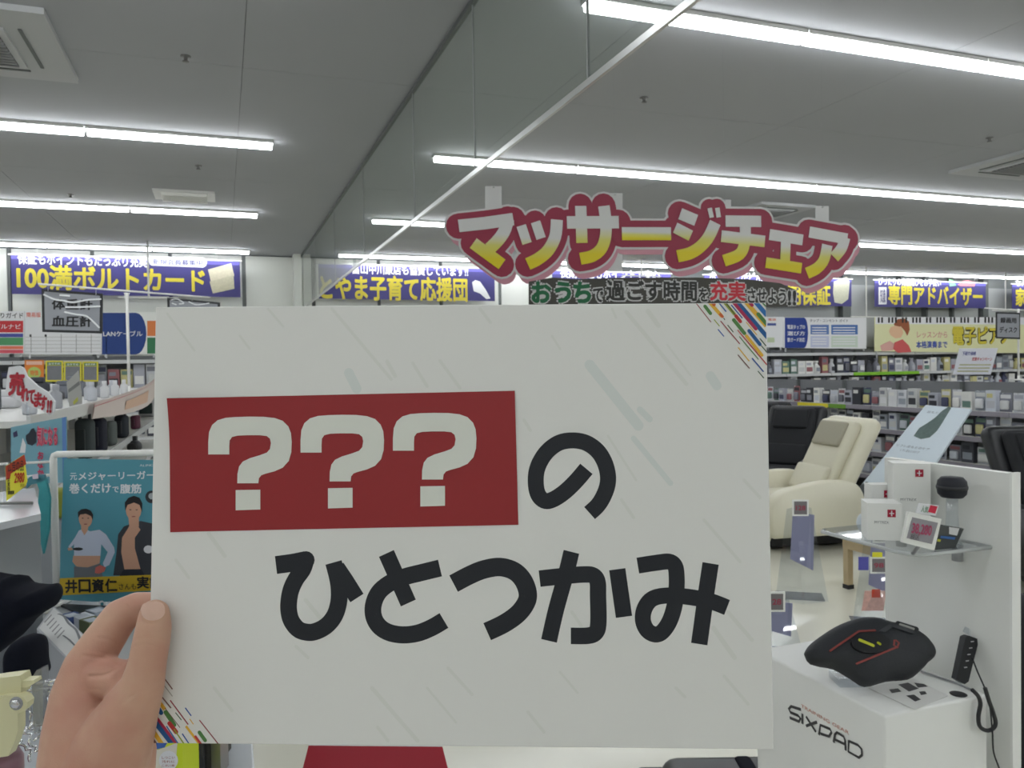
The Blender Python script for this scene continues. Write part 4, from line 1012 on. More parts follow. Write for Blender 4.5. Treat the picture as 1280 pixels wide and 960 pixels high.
b = MB(); dv.ribbon(b, [D6(535, 225), D6(590, 190), D6(690, 222)], 5, .028, .003, 2, False); b.build('raised_patch', mat('device_grey', (58, 60, 64), .6), t, dv.M)
b = MB(); dv.ribbon(b, [D6(632, 172), D6(722, 200)], 5.5, .014, .006, 2, False); b.build('handle_slot', m_dark, t, dv.M)
b = MB(); dv.ribbon(b, [D6(640, 180), D6(705, 202)], 2.6, .021, .002, 1, False); b.build('slot_gap', c_(176, 176, 170), t, dv.M)
# clear stand under the device
st_ = hit(1064, 858, 2, PH); b = MB(); b.rbox((-.03, -.012, 0), (.03, .05, .02), .004, 0, 2)
tag(b.build('device_stand', m_clear, None, Matrix.Translation((st_.x, st_.y, PH+.001)) @ Matrix.Rotation(-yaw, 4, 'Z')), 'small clear stand under the front of the black trainer', 'stand')
# leaflet on the plinth
lf = Fr((0, 0, PH+.001), (1, 0, 0), (0, 1, 0))
t = thing('leaflet', 'leaflet with small dark pictures lying on the plinth top', 'leaflet', hit(1140, 862, 2, PH))
lf.poly('sheet', [D6(500, 480), D6(720, 430), D6(900, 520), D6(735, 590)], c_(226, 226, 222), t, 0, .0008)
for q in ([(605, 490), (650, 484), (668, 500), (620, 508)], [(650, 465), (700, 455), (755, 485), (705, 500)], [(730, 455), (780, 462), (800, 475), (750, 480)], [(755, 500), (785, 498), (795, 512), (765, 518)], [(690, 520), (730, 515), (765, 540), (735, 550)]):
    lf.poly('picture', [D6(*z_) for z_ in q], c_(60, 60, 62), t, .001)
b = MB(); hp = hit(1198, 868, 2, PH); b.lathe([(.016, 0), (.017, .001), (.012, .002)], hp, 16); tag(b.build('cable_grommet', m_dark), 'small black cable grommet in the plinth top by the right edge', 'grommet')
# remote in a clear holder with cord
rp = hit(1198, 848, 2, PH)
rf = Fr(rp, R*.95+F*.3, U+R*.22+F*.15)
t = thing('remote_control', 'slim black remote control with white keys in a clear holder', 'remote control', rp)
q = [(1189, 847), (1200, 795), (1205, 793), (1216, 797), (1216, 802), (1204, 850), (1199, 853)]
P_ = [rf.uv(*z_) for z_ in q]
b = MB(); b.prism(P_, .0, .014); b.build('body', m_dark, t, rf.M)
for k in range(5):
    u_, v_ = rf.uv(1200+k*2.1, 832-k*8); b = MB(); b.prism([(u_-.004, v_-.001), (u_+.004, v_-.001), (u_+.004, v_+.001), (u_-.004, v_+.001)], .014, .0155); b.build('key', c_(190, 190, 192), t, rf.M)
rf.poly('clear_holder', [(1196, 856), (1203, 856), (1219, 790), (1209, 784), (1206, 790), (1214, 795)], m_clear, t, -.006, .004)
# hanging spiral cord and cables
t = thing('coiled_cord', 'black coiled cord looping over the plinth edge below the remote control', 'cord', hit(1230, 872, 2, PH))
Yc = PY0-.012
loop = [D6(1022, 490), D6(1050, 520), D6(1062, 560), D6(1052, 620), D6(1058, 670), D6(1090, 692), D6(1122, 685), D6(1138, 655), D6(1125, 600), D6(1105, 545), D6(1085, 480)]
b = MB(); b.tube([hit(x, y, 1, Yc) for x, y in smooth_path(loop, 5)], .0042, 8); b.build('thick_cord', m_dark, t)
b = MB(); b.tube([hit(x, y, 1, Yc-.004) for x, y in smooth_path([D6(1085, 480), D6(1108, 560), D6(1122, 700), D6(1128, 800), D6(1160, 900), D6(1165, 1000)], 5)], .0018, 6); b.build('thin_cord', m_dark, t)
b = MB(); b.tube([hit(1215, 822, 1, Yc+.08), hit(1222, 840, 1, Yc+.05), hit(1231, 860, 1, Yc)], .0016, 6); b.build('remote_lead', m_dark, t)
b = MB(); b.tube([hit(x, y, 2, PH+.003) for x, y in smooth_path([D6(765, 395), D6(850, 425), D6(940, 455), D6(1020, 490)], 5)], .0022, 6); b.build('table_lead', m_grey, t)
# goods peeking out at the far right bottom: grey-black things beside the tower
wbox_ = MB()
t = thing('massage_recliner', 'dark grey massage seat cushion beside the tower at the bottom right corner', 'cushion', hit(1276, 930, 2, .45))
p = hit(1290, 850, 2, .45)
b = MB(); b.rbox((TX+.06, TYn-.12, .3), (TX+.65, TYn+.35, .46), .06, 0, 4); b.build('seat', m_black, t)
b = MB(); b.rbox((TX+.06, TYn+.3, .3), (TX+.65, TYn+.42, .95), .06, 0, 4); b.build('backrest', m_black, t)
b = MB(); b.box((TX+.07, TYn-.12, 0), (TX+.64, TYn+.4, .3)); b.build('stand_box', m_whitep, t)

# ============================================================ NEAR LEFT COUNTER AND ITS GOODS
CT = 1.05
t = thing('display_counter', 'white sales counter in the near left foreground under the clutter', 'counter', (-.8, 1.5, 0))
wbox('worktop', (-1.7, .55, CT-.03), (.03, 2.25, CT), mat('counter_grey', (196, 200, 204), .25), t, .004)
wbox('cabinet', (-1.66, .59, .08), (-.01, 2.21, CT-.03), m_shelf, t); wbox('kick_plate', (-1.62, .63, 0), (-.05, 2.07, .08), m_trim, t)
# white tube frame with teal poster
FZ = 1.88
f0 = at(66, 568, FZ); f1 = Vector((f0.x, f0.y, CT))
fw = R.copy(); fw.z = 0; fw.normalize()
pfm = Fr(Vector((f0.x, f0.y, 0)), fw, (0, 0, 1))
t = thing('poster_stand', 'white tube frame stand holding the teal belly exercise poster', 'poster stand', f1)
u0, v0 = pfm.uv(66, 568); u1 = pfm.uv(300, 575)[0]
b = MB(); b.tube([(u0, CT+.008, 0), (u0, v0-.01, 0), (u0+.003, v0-.003, 0), (u0+.01, v0, 0), (u1-.01, v0, 0), (u1-.003, v0-.003, 0), (u1, v0-.01, 0), (u1, CT+.008, 0)], .0078, 12); b.build('tube_frame', m_white, t, pfm.M)
for u_ in (u0, u1):
    b = MB(); b.rbox((u_-.012, CT, -.06), (u_+.012, CT+.012, .06), .005, 0, 2); b.build('foot', m_white, t, pfm.M)
m_teal = mat('poster_teal', (84, 150, 166), .4, var=.02)
pfm.poly('poster', [(80, 573), (300, 577), (300, 753), (116, 752), (74, 749)], m_teal, t, -.002, .003)
tr = [hit(x, y, 2, CT) for x, y in ((72, 757), (190, 762), (190, 786), (130, 774), (96, 768))]
b = MB(); b.prism([(q.x, q.y) for q in tr], CT+.001, CT+.005); tag(b.build('dark_tray', m_dark), 'flat dark tray on the counter directly under the teal poster', 'tray')
d = .0015
def pp(nm, pts, col, dd=d): return pfm.poly(nm, pts, c_(*col) if isinstance(col, tuple) else col, t, dd)
def ell(cx_, cy_, rx, ry, n=14): return [(cx_+rx*math.cos(6.2832*i/n), cy_+ry*math.sin(6.2832*i/n)) for i in range(n)]
SK = (206, 160, 134)
pfm.text('元', (88, 600), (96.5, 591), m_wt, t, d, .01)
pfm.text('メジャーリーガーが', (98.5, 600.5), (207, 588), m_wt, t, d, .025)
pfm.text('巻くだけ', (87, 617), (139, 603.5), m_wt, t, d, .03); pfm.text('で', (141, 615.5), (149, 608), m_wt, t, d, .02); pfm.text('腹筋', (150.5, 617), (177, 604.5), m_wt, t, d, .03)
pfm.text('ALINCO', (175, 583), (197, 580), m_wt, t, d, 0)
# first man
pp('man_shirt', [(99, 663), (106, 660), (113, 664), (125, 662), (133, 668), (143, 684), (144, 690), (137, 706), (131, 709), (129, 704), (135, 690), (127, 680), (126, 695), (108, 698), (93, 695), (93, 680), (87, 686), (86, 683), (94, 672)], (196, 204, 222))
pp('man_belly', [(92, 694.5), (126, 694.5), (125, 704), (110, 709), (96, 708), (91, 702)], SK, .0018)
pp('man_trousers', [(93, 708), (110, 709), (126, 704), (129, 722), (93, 723)], (108, 112, 118), .0017)
pp('man_neck', [(102, 652), (112, 652), (110, 663), (106, 669), (102, 662)], SK, .0017)
pp('man_head', ell(107.5, 648, 8.6, 11.5), SK, .0019)
pp('man_hair', [(98.5, 647), (98, 640), (102, 636.5), (108, 635.5), (114, 638), (117, 643), (116.5, 650), (114.5, 645), (108, 642), (101, 643)], (34, 30, 32), .0022)
for xx in (104, 111): pp('man_eye', ell(xx, 647.5, 1.2, .6, 8), (40, 34, 34), .0023)
pp('man_mouth', ell(107.5, 655, 2.4, .7, 8), (150, 84, 78), .0023)
pp('man_hand', [(120, 709), (126, 706), (133, 709), (131, 714), (124, 717), (119, 716)], (206, 110, 100), .002)
pp('man_hand', [(85, 685), (90, 684), (92, 687), (86, 688)], SK, .002); pp('black_device', ell(98, 686, 6.5, 2, 10), (40, 40, 44), .002)
# second man
pp('jacket', [(148, 668), (155, 658), (165, 654), (176, 651), (190, 654), (215, 660), (222, 720), (142, 719), (146, 690)], (58, 60, 66))
pp('bare_chest', [(163, 656), (172, 656), (176, 662), (169, 672), (169, 685), (176, 711), (156, 712), (152, 690), (153, 672)], SK, .0018)
pp('trousers', [(155, 711.5), (177, 711), (182, 720), (150, 720)], (36, 38, 48), .0019)
pp('jacket_patch', ell(186, 686.5, 6, 5), (226, 226, 230), .002)
pp('second_head', ell(167.5, 637, 9.8, 13.5), SK, .0019)
pp('second_neck', [(161, 646), (174, 646), (174, 658), (162, 658)], SK, .0017)
pp('second_hair', [(157, 638), (156.5, 628), (161, 622), (168, 619.5), (175, 622), (178.5, 629), (178, 640), (175, 631), (168, 628), (160, 631)], (30, 28, 30), .0022)
for xx in (163.5, 171.5): pp('second_eye', ell(xx, 637, 1.3, .6, 8), (40, 34, 34), .0023)
pp('second_mouth', ell(167.5, 645.5, 2.6, .7, 8), (150, 84, 78), .0023)
pp('device_picture', ell(190, 621, 8, 8), (44, 44, 48), .0018); pp('device_picture', ell(190, 620, 4, 4), (170, 176, 178), .0021)
# name band
pp('yellow_band', [(75.5, 722.5), (300, 714), (300, 732), (74.5, 744)], (200, 168, 40), .0026)
for k, ch in enumerate('井口資仁'): pfm.text(ch, (82.5+k*16.6, 741-k*.4), (97.5+k*16.6, 724-k*.5), m_blk, t, .0032, .035)
pfm.text('さんも', (149.5, 736.5), (171, 729), m_blk, t, .0032, .01); pfm.text('実証', (172, 735.5), (203, 719.5), m_blk, t, .0032, .035)
pp('ring_logo', ell(127.5, 754.5, 4, 4, 16), m_wt, .002); pp('ring_hole', ell(128.2, 754.5, 2, 2, 12), m_teal, .0024)
pfm.text('Active', (134, 757), (160, 751), m_wt, t, .002, .01)

# silver / clear display case with a card on it
def obox(name, pts_px, z0, z1, m, parent=None):
    P = [hit(x, y, 2, z1) for x, y in pts_px]; b = MB(); b.prism([(p.x, p.y) for p in P], z0, z1); return b.build(name, m, parent)
t = thing('appliance_case', 'silver-grey clear plastic display case at the left edge under the yellow price card', 'case', hit(20, 640, 2, 1.32))
top = [(-40, 662), (-40, 622), (42, 611), (50, 641)]
obox('case_body', top, CT+.001, 1.345, glassy('case_smoke', (.6, .62, .64), .35, .08, .62, (176, 180, 184)), t)
obox('lid', [(-42, 663), (-41, 620), (43, 609.5), (51, 642)], 1.346, 1.358, mat('lid_white', (196, 200, 204), .12), t)
obox('inner_appliance', [(-30, 655), (-30, 630), (34, 620), (40, 636)], CT+.01, 1.25, mat('pearl_plastic', (205, 207, 210), .25), t)
p = hit(20, 640, 2, 1.358)
t = thing('price_card', 'yellow price card with a red top band standing on the clear case', 'price card', p)
fr_ = Fr(at(20, 630, (p-CAM).dot(F)), R*.7+F*.7, U)
fr_.poly('card', [(8, 626), (6.5, 583), (30, 568), (34, 601), (32, 607)], c_(226, 218, 60), t, 0, .002)
fr_.poly('red_band', [(6.5, 583), (30, 568), (32.5, 580), (13, 592), (12, 598), (7, 600)], c_(176, 60, 30), t, .0025)
fr_.text('2980', (17, 604), (30, 590), c_(180, 60, 30), t, .003, .04, shear=.2)
fr_.text('円(税込)', (25, 611), (32, 604), c_(120, 90, 30), t, .003, .0)
fr_.text('お\n買\n得', (8.5, 614), (12, 597), m_blk, t, .003, .02); fr_.text('■■■■', (9.5, 618), (17, 613), m_blk, t, .003, 0)
fr_.text('広告の品', (9, 590), (29, 575), m_blk, t, .003, .01, shear=.0)
fr_.poly('clear_holder', [(3, 628), (4, 580), (7, 579), (8, 627)], m_clear, t, 0, .003)
b = MB(); a = hit(14, 629, 2, 1.362); b.tube([a-fw*.03, a+fw*.04], .003, 6); b.build('holder_foot', mat('holder_grey', (120, 122, 120), .3), t)
# wire rail with teal strap
t = thing('wire_rail', 'white wire rail behind the clear case carrying teal straps', 'rail', at(30, 598, 1.75))
b = MB(); ra, rb = at(-60, 604, 1.80), at(72, 593, 1.90); b.tube([ra, rb], .0035, 8); b.build('rod', m_white, t)
b = MB(); ra2, rb2 = at(-60, 583, 1.80), at(69, 577, 1.90); b.tube([ra2, rb2], .003, 8); b.build('upper_rod', m_white, t)
for q_ in (at(-50, 560, 1.805), at(69, 568, 1.905)):
    b = MB(); b.tube([(q_.x, q_.y, CT), q_], .004, 8); b.build('post', m_white, t)
b = MB(); a = at(68, 563, 1.95); b.rbox((a.x-.02, a.y-.01, a.z-.05), (a.x+.02, a.y+.01, a.z+.02), .006); 
t = thing('teal_strap', 'teal exercise strap hanging from the wire rail beside the clear case', 'strap', at(54, 692, 1.84))
sf_ = Fr(at(54, 600, 1.84), R, U)
for nm, pts in (('strap_band', [(46, 600), (52, 596), (58, 598), (63, 622), (62, 660), (55, 692), (50, 668), (48, 640), (50, 612)]), ('loop', [(38, 596), (46, 593), (56, 593), (58, 600), (48, 604), (38, 606), (34, 610), (35, 600)])):
    P_ = sf_.q(pts); b = MB(); b.prism(P_, -.004, .004, 0); b.build(nm, mat('teal_fabric', (58, 150, 156), .5, var=.15, scale=60) if nm == 'strap_band' else mat('deep_teal', (70, 128, 142), .6, var=.2, scale=40), t, sf_.M)
b = MB(); b.prism(sf_.q([(42, 593), (49, 592), (49.5, 598), (43, 598.5)]), .004, .006); b.build('white_tag', c_(214, 200, 214), t, sf_.M)
# green-yellow package and dark package between frame and poster
t = thing('snack_package', 'small yellow-green package seen between the white post and the poster', 'package', at(75, 640, 2.05))
q_ = hit(75, 640, 1, 2.22); b = MB(); b.rbox((q_.x-.05, 2.28, 1.235), (q_.x+.05, 2.33, 1.31), .01); b.build('pouch', c_(140, 146, 50), t)
b = MB(); b.rbox((q_.x-.06, 2.27, 0), (q_.x+.06, 2.35, 1.234), .005); b.build('stand', m_grey, t)
# black padded bag, second black bag
def blob(label, outline, z, th, m, name, cat, zsup=CT):
    fr_ = Fr(at(*outline[0], z), R, U); P = [Vector(fr_.uv(*q)) for q in smooth_path(outline+[outline[0]], 4)[:-1]]
    cc_ = sum(P, Vector((0, 0)))/len(P); n_ = len(P); vs_, fs_ = [], []
    prof = [(.55, -th), (.82, -th*.86), (.96, -th*.5), (1, 0), (.96, th*.5), (.82, th*.86), (.55, th)]
    for k, dd in prof:
        for p_ in P: q_ = cc_+(p_-cc_)*k; vs_.append((q_.x, q_.y, dd))
    ar = sum(P[i].x*P[(i+1) % n_].y-P[(i+1) % n_].x*P[i].y for i in range(n_)) > 0
    for r_ in range(len(prof)-1):
        for i in range(n_): j = (i+1) % n_; f = (r_*n_+i, r_*n_+j, (r_+1)*n_+j, (r_+1)*n_+i); fs_.append(f if ar else f[::-1])
    f1_ = list(range(n_))[::-1]; f2_ = [(len(prof)-1)*n_+i for i in range(n_)]
    fs_ += [f1_ if ar else f1_[::-1], f2_ if ar else f2_[::-1]]
    b = MB(); b.add(vs_, fs_, 0, True); lo = min(outline, key=lambda q: -q[1])
    t_ = thing(name, label, cat, at(*lo, z)); b.build('body', m, t_, fr_.M); return t_, fr_
m_navy = mat('black_neoprene', (14, 17, 28), .85, spec=.15, var=.2, scale=50)
t, fr_ = blob('large black padded support at the left edge behind the white carton', [(-40, 715), (0, 722), (12, 722), (22, 732), (45, 735), (60, 734), (66, 742), (66, 752), (60, 762), (44, 772), (28, 786), (10, 806), (-40, 830)], 1.22, .05, m_navy, 'padded_support', 'support')
fr_.poly('strap_edge', [(0, 722), (20, 724), (23, 731), (12, 742), (0, 750)], mat('navy_edge', (26, 30, 42), .8), t, .045, .008)
t, fr_ = blob('small black pouch standing below the padded support near the clear hooks', [(16, 842), (16, 812), (24, 798), (38, 795), (48, 804), (50, 830), (52, 850), (34, 852)], 1.05, .03, m_navy, 'black_pouch', 'pouch')
# carton with printed shaver drawing
TOPC = [(46, 786), (67, 757), (113, 801), (90, 831)]
Zc = 1.17
P = [hit(x, y, 2, Zc) for x, y in TOPC]
t = thing('printed_carton', 'light grey carton with a printed device drawing on its top, left of the hand', 'carton', (P[0].x, P[0].y, CT))
b = MB(); b.prism([(p.x, p.y) for p in P], CT+.001, Zc); b.build('box', mat('carton_grey', (186, 188, 192), .5), t)
cf_ = Fr((0, 0, Zc), (1, 0, 0), (0, 1, 0))
cf_.poly('top_print', [(49, 785.5), (67.5, 760), (110, 801), (90, 828)], c_(222, 222, 220), t, .0006)
for k in range(6): cf_.poly('text_line', [(55+k*3.2, 778+k*3.9), (64+k*3.2, 768.5+k*3.9), (65+k*3.2, 769.5+k*3.9), (56+k*3.2, 779.3+k*3.9)], c_(150, 150, 150), t, .0008)
dm = MB(); cf_.ribbon(dm, [(79, 795), (86, 800), (92, 806), (98, 812)], 2.2, .001, 0, 1); cf_.ribbon(dm, [(73, 768), (80, 771), (86, 780), (95, 788), (100, 800)], 2.6, .001, 0, 1); dm.build('device_drawing', c_(118, 120, 124), t, cf_.M)
cf_.poly('green_corner', [(86, 818), (90, 816), (94, 821), (90, 825)], c_(190, 210, 170), t, .0009)
# colourful small boxes behind the carton
for i, (px, py, cc, lb) in enumerate(((90, 772, (60, 80, 130), 'small navy blue box behind the printed carton'), (103, 773, (210, 214, 220), 'small white box with print behind the printed carton'), (115, 778, (104, 112, 76), 'small olive box just left of the index finger'), (122, 766, (150, 160, 170), 'small silver box under the poster, above the index finger'))):
    p = hit(px, py, 2, 1.12); M = Matrix.Translation((p.x, p.y, CT+.001)) @ Matrix.Rotation(.6, 4, 'Z')
    t = thing('small_box', lb, 'box', (p.x, p.y, CT+.001)); b = MB(); b.box((-.015, -.02, 0), (.015, .02, .075)); b.build('carton', c_(*cc), t, M)
    b = MB(); b.box((-.012, -.016, .075), (.008, .01, .0755)); b.build('label_print', c_(190, 196, 205), t, M)
# cream plastic clamp with bolt, pink bottle beneath
fr_ = Fr(at(20, 880, .78), R, U)
t = thing('cream_clamp_lid', 'cream plastic clamp-like lid with a steel bolt at the bottom left', 'lid', at(10, 942, .78))
b = MB(); b.prism(fr_.q([(-25, 850), (0, 846), (28, 842.5), (30, 849), (29, 866), (14, 866), (14, 938), (-25, 942)]), -.012, .004); b.build('back_plate', mat('cream_plastic', (216, 212, 170), .4), t, fr_.M)
b = MB(); b.prism(fr_.q([(-25, 870), (0, 869), (14, 864.5), (33, 864), (39, 866), (43, 872), (42, 879), (37, 884), (32, 886), (32, 906), (27, 922), (20, 938), (0, 941), (-25, 942)]), .0, .012); b.build('front_shell', mat('cream_plastic', (216, 212, 170), .4), t, fr_.M)
b = MB(); b.prism(fr_.q([(22, 850), (44, 849), (45, 853), (36, 858), (22, 858)]), -.01, .003); b.build('upper_arm', mat('cream_plastic', (216, 212, 170), .4), t, fr_.M)
u_, v_ = fr_.uv(30, 873); b = MB(); b.lathe([(.0048, .012), (.0048, .0145), (.003, .016)], (u_, v_, 0), 6); b.build('bolt', m_chrome, t, fr_.M)
u_, v_ = fr_.uv(30, 873); b = MB(); b.lathe([(.0064, .0115), (.0064, .0128)], (u_, v_, 0), 16); b.build('washer', m_grey, t, fr_.M)
p = at(-3, 950, .80); t = thing('pink_bottle', 'mauve pink bottle body under the cream lid at the bottom left corner', 'bottle', (p.x, p.y, CT))
b = MB(); b.lathe([(.02, 0), (.023, .01), (.023, p.z-CT), (.02, p.z-CT+.006)], (p.x, p.y, CT), 24); b.build('body', mat('mauve_pink', (140, 104, 116), .3), t)
# clear hook holder with chrome wires
hf = Fr(at(52, 880, .82), R, U)
t = thing('hook_rack', 'chrome wire hooks with a clear plastic bar between cream lid and hand', 'hook rack', at(52, 930, .92))
b = MB(); P_ = hf.q([(44, 845), (50, 835), (56, 833), (58, 850), (58, 905), (56, 912), (48, 913), (46, 900)]); b.prism(P_, -.006, .006); b.build('clear_bar', glassy('bar_clear', (.8, .82, .84), .4, .05, .35, (190, 192, 194)), t, hf.M)
m_w = mat('chrome_wire', (225, 226, 228), .12, 1)
for pts in ([(34, 862), (50, 862), (78, 856)], [(36, 854), (55, 853), (78, 847)], [(32, 885), (42, 893), (46, 905), (56, 913), (66, 906), (72, 890)], [(58, 850), (66, 856), (72, 868), (66, 880), (60, 872), (64, 862)], [(30, 912), (38, 922), (42, 935), (52, 938), (60, 930)],
            [(60, 873), (68, 876), (76, 880)], [(44, 925), (54, 918), (64, 924), (58, 936), (48, 934)], [(24, 928), (36, 938), (40, 950)], [(56, 896), (66, 894), (74, 900)], [(36, 893), (36, 905), (44, 914), (54, 914)]):
    b = MB(); b.tube([hf.M @ Vector((*hf.uv(x, y), .004*math.sin(x))) for x, y in smooth_path(pts, 5)], .0015, 6); b.build('wire_hook', m_w, t)
a = at(62, 870, .82); b = MB(); b.tube([(a.x, a.y, CT), a], .003, 8); b.build('post', m_w, t)
# yellow-green box, dark steel box
def upbox(px0, px1, pyt, z, dep, label, name, cat, m):
    a = at(px0, pyt, z); w_ = (px1-px0)*z/FPX; t_ = thing(name, label, cat, (a.x, a.y, CT+.001))
    fr_ = Fr((a.x, a.y, CT+.001), fw, (0, 0, 1)); h_ = a.z-CT
    b = MB(); b.box((0, 0, -dep), (w_, h_, 0)); b.build('carton', m, t_, fr_.M); return t_, fr_
t, fr_ = upbox(184, 228, 924, 1.0, .05, 'yellow-green carton with a round speech bubble below the held card', 'bright_carton', 'carton', c_(206, 222, 40))
fr_.poly('blue_corner', [(184, 926), (210, 927), (206, 934), (198, 936), (184, 936)], c_(60, 100, 170), t, .0006)
fr_.poly('white_field', [(184, 936), (198, 937), (207, 934), (222, 928), (218, 975), (184, 975)], c_(220, 216, 200), t, .0005)
fr_.poly('bubble', ell(211, 950, 12, 12, 18), m_wt, t, .001)
for k in range(3): fr_.text(['しつこい', '汚れに', 'これ1本'][k], (203, 948+k*5), (219, 944.5+k*5), c_(150, 70, 60), t, .0014, .01)
t, fr_ = upbox(229, 262, 922, 1.08, .08, 'dark glossy box between the yellow-green carton and a steel post', 'dark_box', 'box', c_(70, 68, 64))
b = MB(); b.rbox((.002, .0, .0), (.034, .075, .02), .008); b.build('black_window', mat('black_gloss', (14, 16, 20), .1), t, fr_.M)
t, fr_ = upbox(263, 275, 922, 1.08, .03, 'narrow brushed steel post standing at the counter corner', 'steel_post', 'post', mat('brushed_steel', (150, 148, 142), .3, .8))
# red slanted board
rfz = Fr(at(470, 933, 1.55), R, U*.85+F*.5)
t = thing('red_board', 'dark red slanted board peeking out under the held card', 'board', (rfz.O.x, rfz.O.y, 0))
rfz.poly('panel', [(386, 932), (553, 933.5), (572, 1010), (366, 1010)], mat('wine_red', (160, 24, 44), .45), t, -.006, .008)
rfz.poly('white_top_edge', [(386, 930.5), (553, 932), (553, 933.5), (386, 932)], m_wt, t, -.006, .0085)
o = rfz.O-Vector((0, .12, .12)); b = MB(); b.tube([(o.x, o.y, .01), (o.x, o.y, o.z)], .012, 8); b.lathe([(.12, 0), (.12, .012), (.02, .02)], (o.x, o.y, 0), 20); b.build('stand', m_white, t)
# black upholstered seat at the bottom right
P = [hit(x, y, 2, .42) for x, y in ((822, 940), (985, 936), (1010, 1040), (800, 1040))]
t = thing('black_recliner', 'black upholstered seat with an armrest stub under the held card\'s lower right corner', 'seat', (P[0].x, P[0].y, 0))
sx0, sx1 = P[0].x, P[0].x+.75
M = Matrix.Translation((P[0].x, P[0].y, 0)) @ Matrix.Rotation(-yaw, 4, 'Z')
b = MB(); b.rbox((0, -.32, .12), (.40, 0, .42), .05, 0, 4); b.build('cushion', m_blk2, t, M)
b = MB(); b.rbox((.22, -.28, .40), (.27, -.04, .428), .012, 0, 3); b.build('seam_strip', m_navy, t, M)
b = MB(); b.rbox((-.07, -.3, .34), (.02, -.02, .39), .015, 0, 3); b.build('armrest', m_dark, t, M)
b = MB(); b.box((.03, -.28, 0), (.37, -.05, .12)); b.build('base', m_dark, t, M)

# ============================================================ THE HELD CARD
r1 = Vector((.99782, .00405, -.03124)); r2 = Vector((-.00154, 1.0, .0454))
def cw(v): return R*v[0]+U*v[1]+F*v[2]
K = Fr(CAM+cw((-.24673, -.24331, .53833)), cw(r1), cw(r2))
KW, KH = .42, .297; K.zstep = .000004
m_card = mat('card_white', (228, 228, 225), .42, spec=.35)
t = thing('held_card', 'large white card with red question mark strip and black hiragana, held in a hand', 'card', K.M @ Vector((KW/2, 0, 0)))
b = MB(); b.rbox((0, 0, -.0022), (KW, KH, 0), .0006, 0, 1); b.sm = [False]*len(b.sm); b.build('board', m_card, t, K.M)
box_ = (0.0003, 0.0003, KW-.0003, KH-.0003)
def cp1(x, y): return (840+x/8, 370+y/8)
CC = dict(mr=(150, 52, 66), gr=(78, 128, 66), ye=(226, 176, 54), rd=(190, 50, 50), orr=(204, 96, 44), bl=(44, 84, 160), ol=(150, 160, 50), cr=(170, 36, 80), nv=(22, 88, 150), dg=(58, 88, 60), lb=(40, 110, 180), br=(120, 84, 78), gy=(170, 168, 160), do=(70, 80, 40))
ST1 = [(740, 60, 945, 300, 46, 'ye', 0), (650, 58, 960, 420, 44, 'nv', 0), (612, 60, 838, 328, 34, 'cr', 1), (835, 60, 950, 195, 46, 'lb', 0), (892, 55, 950, 115, 14, 'gr', 0), (775, 65, 800, 92, 34, 'cr', 1),
       (862, 182, 945, 280, 38, 'gr', 1), (235, 65, 390, 262, 9, 'mr', 0), (330, 103, 384, 174, 34, 'gr', 1), (372, 60, 500, 205, 36, 'ye', 0), (402, 62, 420, 86, 34, 'orr', 1), (475, 175, 512, 215, 26, 'orr', 0), (515, 218, 528, 240, 9, 'dg', 0),
       (462, 60, 541, 157, 13, 'bl', 0), (522, 60, 628, 186, 32, 'ol', 0), (540, 70, 632, 190, 11, 'do', 0), (638, 198, 683, 255, 34, 'rd', 1), (592, 90, 703, 222, 12, 'bl', 0), (420, 235, 475, 302, 10, 'ol', 0), (459, 333, 519, 405, 11, 'bl', 0),
       (485, 250, 678, 480, 11, 'mr', 0), (555, 290, 613, 362, 10, 'dg', 0), (745, 400, 898, 592, 32, 'ye', 1), (617, 240, 724, 373, 36, 'gr', 1), (740, 260, 848, 390, 9, 'ye', 0), (655, 340, 950, 690, 11, 'rd', 0), (672, 405, 865, 635, 10, 'gr', 0),
       (770, 348, 878, 484, 36, 'nv', 1), (878, 425, 940, 500, 11, 'dg', 0), (892, 497, 950, 565, 10, 'dg', 0), (660, 515, 772, 652, 11, 'ye', 0), (658, 588, 775, 725, 11, 'br', 0), (800, 622, 915, 758, 13, 'bl', 0), (858, 750, 918, 822, 10, 'dg', 0)]
def cp2(x, y): return (x/5.333, 780+y/5.333)
ST2 = [(1012, 342, 1060, 408, 9, 'bl', 0), (1080, 340, 1150, 435, 8, 'br', 0), (1080, 390, 1150, 482, 6, 'gy', 0), (1010, 400, 1140, 560, 9, 'br', 0), (1010, 450, 1100, 570, 24, 'ye', 0), (1100, 560, 1200, 690, 5, 'br', 0), (1135, 508, 1255, 670, 8, 'mr', 0),
       (1170, 590, 1210, 640, 6, 'dg', 0), (1235, 558, 1275, 612, 8, 'bl', 0), (1000, 470, 1075, 592, 28, 'nv', 1), (1105, 588, 1162, 672, 28, 'gr', 1), (1130, 662, 1175, 720, 28, 'rd', 1), (1000, 560, 1180, 800, 14, 'rd', 0), (1000, 610, 1150, 800, 34, 'nv', 0), (1110, 680, 1190, 800, 8, 'lb', 0),
       (1040, 620, 1180, 810, 14, 'cr', 0), (1000, 680, 1080, 800, 28, 'ye', 0), (1215, 730, 1262, 800, 8, 'bl', 0), (1160, 700, 1235, 810, 9, 'ol', 0), (1240, 680, 1330, 800, 16, 'ye', 0), (1300, 745, 1340, 800, 16, 'rd', 0), (1330, 640, 1480, 830, 7, 'mr', 0), (1330, 722, 1368, 775, 24, 'gr', 1), (1265, 632, 1290, 668, 6, 'ye', 0), (1000, 740, 1040, 800, 20, 'br', 0)]
